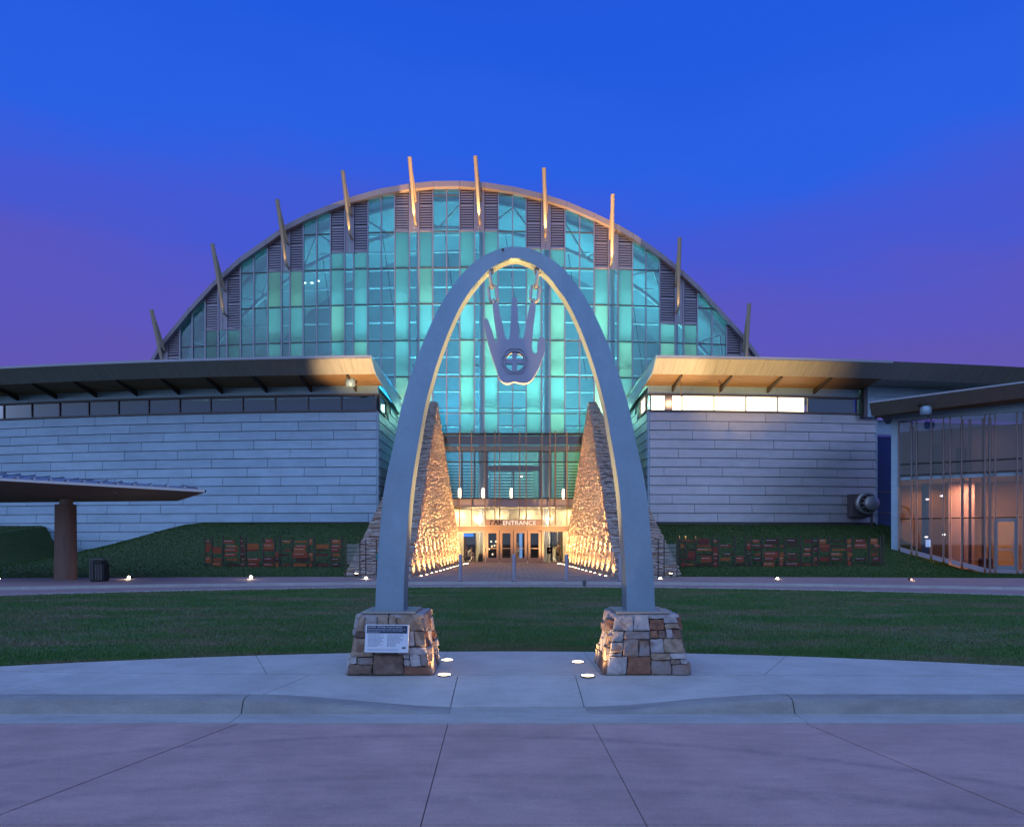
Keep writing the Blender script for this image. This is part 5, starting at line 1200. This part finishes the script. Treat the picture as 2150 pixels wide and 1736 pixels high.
# path floodlights
for x, y, lab, r, pw in ((1, 1216, 'small glaring path light left of the canopy column', .05, 10), (272, 1212, 'small glaring path light beside the litter bin', .06, 10), (528, 1211, 'small glaring path light in front of the lettered screen on the canopy side', .06, 10), (769, 1214, 'small glaring path light at the foot of the stone wall by the plaque pedestal', .06, 12), (1386, 1215, 'small glaring path light at the foot of the stone wall by the plain pedestal', .06, 12), (1631, 1215, 'small glaring path light in front of the lettered screen on the pavilion side', .06, 10), (1912, 1216, 'tiny reddish path light on the walk in front of the pavilion', .03, 2)):
    d = 26.7 if x < 1900 else 25.6; c = P(x, y, d); t = thing('path_light', (c[0], d, GZ), lab, 'light')
    MB().lathe((c[0], d, GZ), [(.05, 0), (.05, .02), (.022, .03), (.022, c[2]-GZ)], 10).build('stem', M_dark, t)
    m = MB(); yl(m, c[0], c[2], [(r+.012, d-.05), (r+.015, d+.09), (r*.6, d+.12)], 14); m.build('housing', M_dark, t, smooth=True)
    yl(MB(), c[0], c[2], [(r*.95, d-.0505), (r*.6, d-.065)], 14).build('lens', M_lens if x < 1900 else emis('red_lens', (1, .35, .25), 8), t)
    lamp('POINT', (c[0], d-.16, c[2]), (1, .72, .40), pw, size=.04)
# added floodlights at the stone-wall feet, put in to warm the eave tips
for sg, lab in ((-1, 'small dark flood lamp added to light the eave, plaque-side stone wall foot'), (1, 'small dark flood lamp added to light the eave, pavilion-side stone wall foot')):
    c = (AX+sg*6.15, 27.95, GZ+.15); t = thing('added_floodlight', (c[0], c[1], GZ), lab, 'light')
    MB().box(c[0]-.07, c[0]+.07, c[1]-.05, c[1]+.05, c[2]-.08, c[2]).build('housing', M_dark, t, bevel=.01); MB().box(c[0]-.015, c[0]+.015, c[1]-.015, c[1]+.015, GZ, c[2]-.08).build('stem', M_dark, t)
    MB().box(c[0]-.055, c[0]+.055, c[1]-.04, c[1]+.04, c[2]+.001, c[2]+.006).build('lens', M_lens, t)
    lamp('SPOT', (c[0], c[1], c[2]+.04), (1, .68, .32), 26000, (sg*8.0, 37.4, 10.4), .05, 22, 1.0)
    if sg > 0: lamp('SPOT', (c[0], c[1], c[2]+.04), (1, .66, .24), 20000, (12.5, 37.6, 10.4), .05, 34, 1.0)  # extra spot added to spread gold along the right eave

# bollards and stub
for x, lab in ((966.5, 'slim blue-grey bollard nearest the plaque-side stone wall'), (1079, 'slim blue-grey bollard in the middle before the doors'), (1189.5, 'slim blue-grey bollard before the doors towards the pavilion side'), (1302, 'slim blue-grey bollard half hidden behind the arch leg without plaque')):
    d = 25.1; X_ = (x-CX)/F*d; t = thing('bollard', (X_, d, GZ), lab, 'bollard', 'bollards before the entrance')
    MB().lathe((X_, d, GZ+.003), [(.062, 0), (.062, .90), (.056, .935), (.03, .95)], 16).build('post', mat('bollard_paint', (.34, .34, .40), .4, .3), t, smooth=True)
    MB().lathe((X_, d, GZ+.004), [(.09, 0), (.09, .015)], 16).build('base_flange', M_trim, t)
d = 23.0; X_ = (1227-CX)/F*d; t = thing('stub_light', (X_, d, .05), 'short dark stub light standing on the drive edge', 'light')
MB().lathe((X_, d, .05), [(.05, 0), (.05, .10), (.06, .11), (.06, .21), (.045, .225)], 14).build('post', M_trim, t, smooth=True); MB().lathe((X_, d, .05), [(.08, 0), (.08, .012)], 14).build('base', M_dark, t)

# ================================================================== LETTERED SCREENS
PCOL = [mat('plate_red', (.19, .028, .018), .25, .3), mat('plate_dark', (.06, .018, .014), .25, .3), mat('plate_orange', (.30, .085, .028), .2, .4), mat('plate_copper', (.26, .05, .026), .22, .4), mat('plate_maroon', (.11, .02, .018), .25, .3)]
M_txt = mat('plate_lettering', (.55, .5, .48), .6); M_post = mat('screen_post', (.075, .05, .045), .6, .3)
def screen(x0, x1, d, base_z, posts, lab, seed, s):
    t = thing('lettered_screen', ((x0+x1)/2, d, base_z), lab, 'screen'); rd = random.Random(seed)
    MB().box(x0-.1, x1+.1, d-.18, d+.12, base_z-.35, base_z+.05).build('footing', M_walk, t, bevel=.01)
    ytop, ybot = base_z+1.45, base_z+.05
    for p in posts: MB().box(p-.022, p+.022, d-.02, d+.03, ybot, ytop+rd.uniform(-.05, .06)).build('post', M_post, t)
    rows_ = [1.22, 1.02, .86, .66, .46, .24]; j = 0
    for a, b_ in zip(posts, posts[1:]):
        for r in rows_:
            MB().box(a+.023, b_-.023, d-.005, d+.005, base_z+r-.008, base_z+r+.008).build('rail', M_post, t)
            if rd.random() < .82 and b_-a > .15:
                wf = rd.uniform(.6, 1.0); off = rd.uniform(0, 1-wf); h = rd.choice([.08, .11, .14, .18, .25]); xa = a+.025+(b_-a-.05)*off; xb = xa+(b_-a-.05)*wf; dd = d-.04-rd.uniform(0, .05)-(j % 3)*.003; j += 1
                tz = rd.uniform(-.02, .02)
                pp = MB().hexa([(xa, dd, base_z+r-h/2), (xb, dd+tz, base_z+r-h/2), (xb, dd+tz+.012, base_z+r-h/2), (xa, dd+.012, base_z+r-h/2), (xa, dd, base_z+r+h/2), (xb, dd+tz, base_z+r+h/2), (xb, dd+tz+.012, base_z+r+h/2), (xa, dd+.012, base_z+r+h/2)]).build('plate', rd.choice(PCOL), t)
                if h > .09 and rd.random() < .7:
                    m = MB(); u = .06
                    while u < .72:
                        w_ = rd.uniform(.04, .12); f = lambda q: xa+(xb-xa)*q; g = lambda q: dd+tz*q-.003
                        m.poly([(f(u), g(u), base_z+r+h*.12), (f(u+w_), g(u+w_), base_z+r+h*.12), (f(u+w_), g(u+w_), base_z+r+h*.12+.022), (f(u), g(u), base_z+r+h*.12+.022)]); u += w_+.035
                    m.build('lettering', M_txt, pp)
    return t
d = 30.3
LP_ = [-13.0+(-7.15+13.0)*q for q in (0, .05, .13, .255, .295, .42, .505, .54, .63, .75, .79, .91, .99)]
screen(-13.0, -7.15, d, .30, LP_, 'screen of red lettered metal plates on the bank behind the litter bin side', 3, -1)
RP_ = [7.1+(15.75-7.1)*q for q in (0, .03, .08, .16, .19, .27, .325, .35, .405, .485, .515, .595, .65, .68, .735, .815, .845, .93, .985, 1.0)]
screen(7.1, 15.75, d, .32, RP_, 'longer screen of red lettered metal plates on the bank near the pavilion', 9, 1)
# open railing panels with mesh infill and teal tag beside each stone wall
for s, xs_, lab in ((-1, (-7.05, -6.45, -6.2, -5.75, -5.5, -5.1), 'thin dark railing with teal tag before the plaque-side stone wall'), (1, (7.0, 6.45, 6.2, 5.75, 5.5, 5.1), 'thin dark railing with teal tag before the pavilion-side stone wall')):
    dr_ = 27.9; xs_ = [x*dr_/30.3 for x in xs_]
    t = thing('railing', (xs_[2], dr_, GZ), lab, 'railing')
    for x in xs_: MB().box(x-.018, x+.018, dr_-.02, dr_+.02, GZ+.0, GZ+1.5).build('post', M_post, t)
    a, b_ = min(xs_), max(xs_)
    for z in (.62, .85, .98, 1.15): MB().box(a, b_, dr_-.012, dr_+.012, GZ+z-.01, GZ+z+.01).build('rail', M_post, t)
    x0, x1 = sorted((xs_[0], xs_[1])); MB().box(x0+.03, x1-.03, dr_+.02, dr_+.03, GZ+.5, GZ+1.3).build('mesh_infill', glass('grey_mesh', (.7, .72, .7), .12, .3), t)
    x0, x1 = sorted((xs_[3], xs_[5])); MB().box(x0, x1, dr_-.05, dr_-.03, GZ+.70, GZ+.92).build('teal_tag', mat('teal_paint', (.01, .20, .20), .4), t)

# ================================================================== PEOPLE AND FURNITURE IN THE VESTIBULE
M_skin = mat('skin', (.45, .28, .20), .6); M_hair = mat('hair_brown', (.12, .06, .035), .7)
def person(loc, joints, edges, radii, lab, garments, head, hairdo=True, bodymat=None):
    t = thing('person', loc, lab, 'person')
    me = bpy.data.meshes.new('body'); me.from_pydata([Vector(j)*S for j in joints], edges, []); o = bpy.data.objects.new('body', me); col.objects.link(o); o.parent = t; ORG[o.name] = loc
    me.materials.append(bodymat or M_skin)
    sk = o.modifiers.new('skin', 'SKIN'); sv = me.skin_vertices[0].data
    for v, r in zip(sv, radii): v.radius = (r*S, r*S)
    sv[0].use_root = True
    ss = o.modifiers.new('sub', 'SUBSURF'); ss.levels = 1; ss.render_levels = 2
    for nm, mt, prof, c in garments: MB().lathe(tuple(Vector(loc)+Vector(c)), prof, 16, 1, .75).build(nm, mt, t, smooth=True)
    hx, hy, hz = head; c = Vector(loc)+Vector(head)
    if hairdo: MB().lathe((c.x, c.y+.015, c.z), [(.03, -.03), (.082, .0), (.085, .05), (.06, .10), (.02, .115)], 12).build('hair', M_hair, t, smooth=True)
    return t
# standing, dark dress over pale skirt, facing the easel
J = [(0, 0, .72), (0, 0, .95), (0, 0, 1.12), (-.01, 0, 1.19), (-.03, 0, 1.27), (-.035, 0, 1.34), (-.05, -.12, 1.08), (-.12, -.15, .90), (-.22, -.12, .88), (.05, .12, 1.08), (.05, .14, .88), (.0, .12, .72), (0, -.06, .66), (-.02, -.06, .36), (0, -.06, .04), (-.1, -.06, .02), (0, .06, .66), (.04, .06, .36), (.06, .06, .04), (-.03, .06, .02)]
E = [(0, 1), (1, 2), (2, 3), (3, 4), (4, 5), (2, 6), (6, 7), (7, 8), (2, 9), (9, 10), (10, 11), (0, 12), (12, 13), (13, 14), (14, 15), (0, 16), (16, 17), (17, 18), (18, 19)]
RD = [.11, .11, .10, .045, .075, .07, .05, .035, .028, .05, .035, .028, .075, .05, .035, .03, .075, .05, .035, .03]
M_blk = mat('black_cloth', (.012, .012, .015), .8); M_wht = mat('pale_cloth', (.6, .56, .5), .8)
person((3.08, ED+.9, GZ), J, E, RD, 'person in dark dress and pale skirt standing inside by the easel', [('dress', M_blk, [(.05, 1.17), (.13, 1.10), (.12, .92), (.17, .66), (.21, .46)][::-1], (.02, 0, 0)), ('skirt', M_wht, [(.17, .12), (.16, .45)], (-.07, -.02, 0))], (-.03, 0, 1.31))
# behind the doors at a lectern
person((.42, ED+5.6, GZ), J, E, RD, 'person in dark jacket standing behind the lectern seen through the doors', [('jacket', M_blk, [(.14, .62), (.13, .92), (.14, 1.08), (.05, 1.17)], (0, 0, 0)), ('trousers', M_dark, [(.10, .05), (.13, .66)], (0, 0, 0))], (-.03, 0, 1.31))
# seated, pale shirt, bending forward
Js = [(0, 0, .40), (.02, 0, .58), (.06, 0, .76), (.10, 0, .82), (.15, 0, .87), (.17, 0, .93), (.12, -.13, .74), (.24, -.14, .60), (.34, -.1, .56), (.12, .13, .74), (.24, .14, .60), (.34, .1, .56), (.12, -.08, .40), (.32, -.08, .40), (.32, -.08, .05), (.42, -.08, .02), (.12, .08, .40), (.32, .08, .40), (.30, .08, .05), (.40, .08, .02)]
person((-2.95, ED+2.4, GZ), Js, E, RD, 'person in pale blue shirt sitting bent forward inside the entrance', [('shirt', mat('pale_blue_cloth', (.45, .52, .62), .8), [(.13, .40), (.15, .58), (.14, .74), (.05, .82)], (.04, 0, 0))], (.15, 0, .92))
def chair(loc, lab):
    t = thing('chair', loc, lab, 'chair'); x, y, z = loc
    MB().box(x-.2, x+.2, y-.19, y+.19, z+.35, z+.39).build('seat', M_dark, t, bevel=.01); MB().box(x-.22, x-.18, y-.19, y+.19, z+.45, z+.82).build('backrest', M_dark, t, bevel=.01)
    for i in (-1, 1):
        for j in (-1, 1): MB().box(x+i*.18-.015, x+i*.18+.015, y+j*.17-.015, y+j*.17+.015, z, z+(.44 if i < 0 else .349)).build('leg', M_dark, t)
chair((-3.0, ED+2.4, GZ), 'dark chair under the person in the pale blue shirt'); chair((-3.45, ED+3.2, GZ), 'empty dark chair against the cream wall inside the entrance')
t = thing('easel', (2.55, ED+.8, GZ), 'black poster on an easel standing inside beside the doors', 'easel')
MB().box(2.32, 2.68, ED+.76, ED+.78, GZ+.62, GZ+1.02).build('poster', M_black, t); MB().box(2.46, 2.56, ED+.75, ED+.757, GZ+.78, GZ+.90).build('poster_emblem', mat('gold_print', (.6, .35, .08), .5), t)
for a, b_ in ((2.35, 2.46), (2.65, 2.54)): MB().bar((a, ED+.8, GZ), (b_, ED+.86, GZ+1.25), .03, .03).build('leg', M_beam, t)
MB().bar((2.5, ED+1.2, GZ), (2.5, ED+.88, GZ+1.2), .03, .03).build('leg', M_beam, t); MB().box(2.32, 2.68, ED+.72, ED+.79, GZ+.59, GZ+.615).build('ledge', M_beam, t)
t = thing('lectern', (.42, ED+5.1, GZ), 'slim brown lectern with a white sheet inside the doors', 'lectern')
MB().box(.33, .51, ED+5.02, ED+5.18, GZ, GZ+.85).build('stand', M_bronze, t, bevel=.01); MB().box(.30, .54, ED+4.95, ED+5.0, GZ+.68, GZ+.86).build('sheet', M_wht, t)
t = thing('display_stand', (-2.05, ED+1.2, GZ), 'slanted dark display stand inside beside the plaque-side door jamb', 'stand')
MB().hexa([(-2.3, ED+1.0, GZ), (-1.95, ED+1.0, GZ), (-1.95, ED+1.3, GZ), (-2.3, ED+1.3, GZ), (-2.24, ED+1.1, GZ+.55), (-1.95, ED+1.1, GZ+.55), (-1.95, ED+1.25, GZ+.62), (-2.24, ED+1.25, GZ+.62)]).build('cabinet', M_dark, t); MB().box(-2.22, -1.96, ED+1.09, ED+1.10, GZ+.5, GZ+.53).build('edge_strip', M_bronze, t)
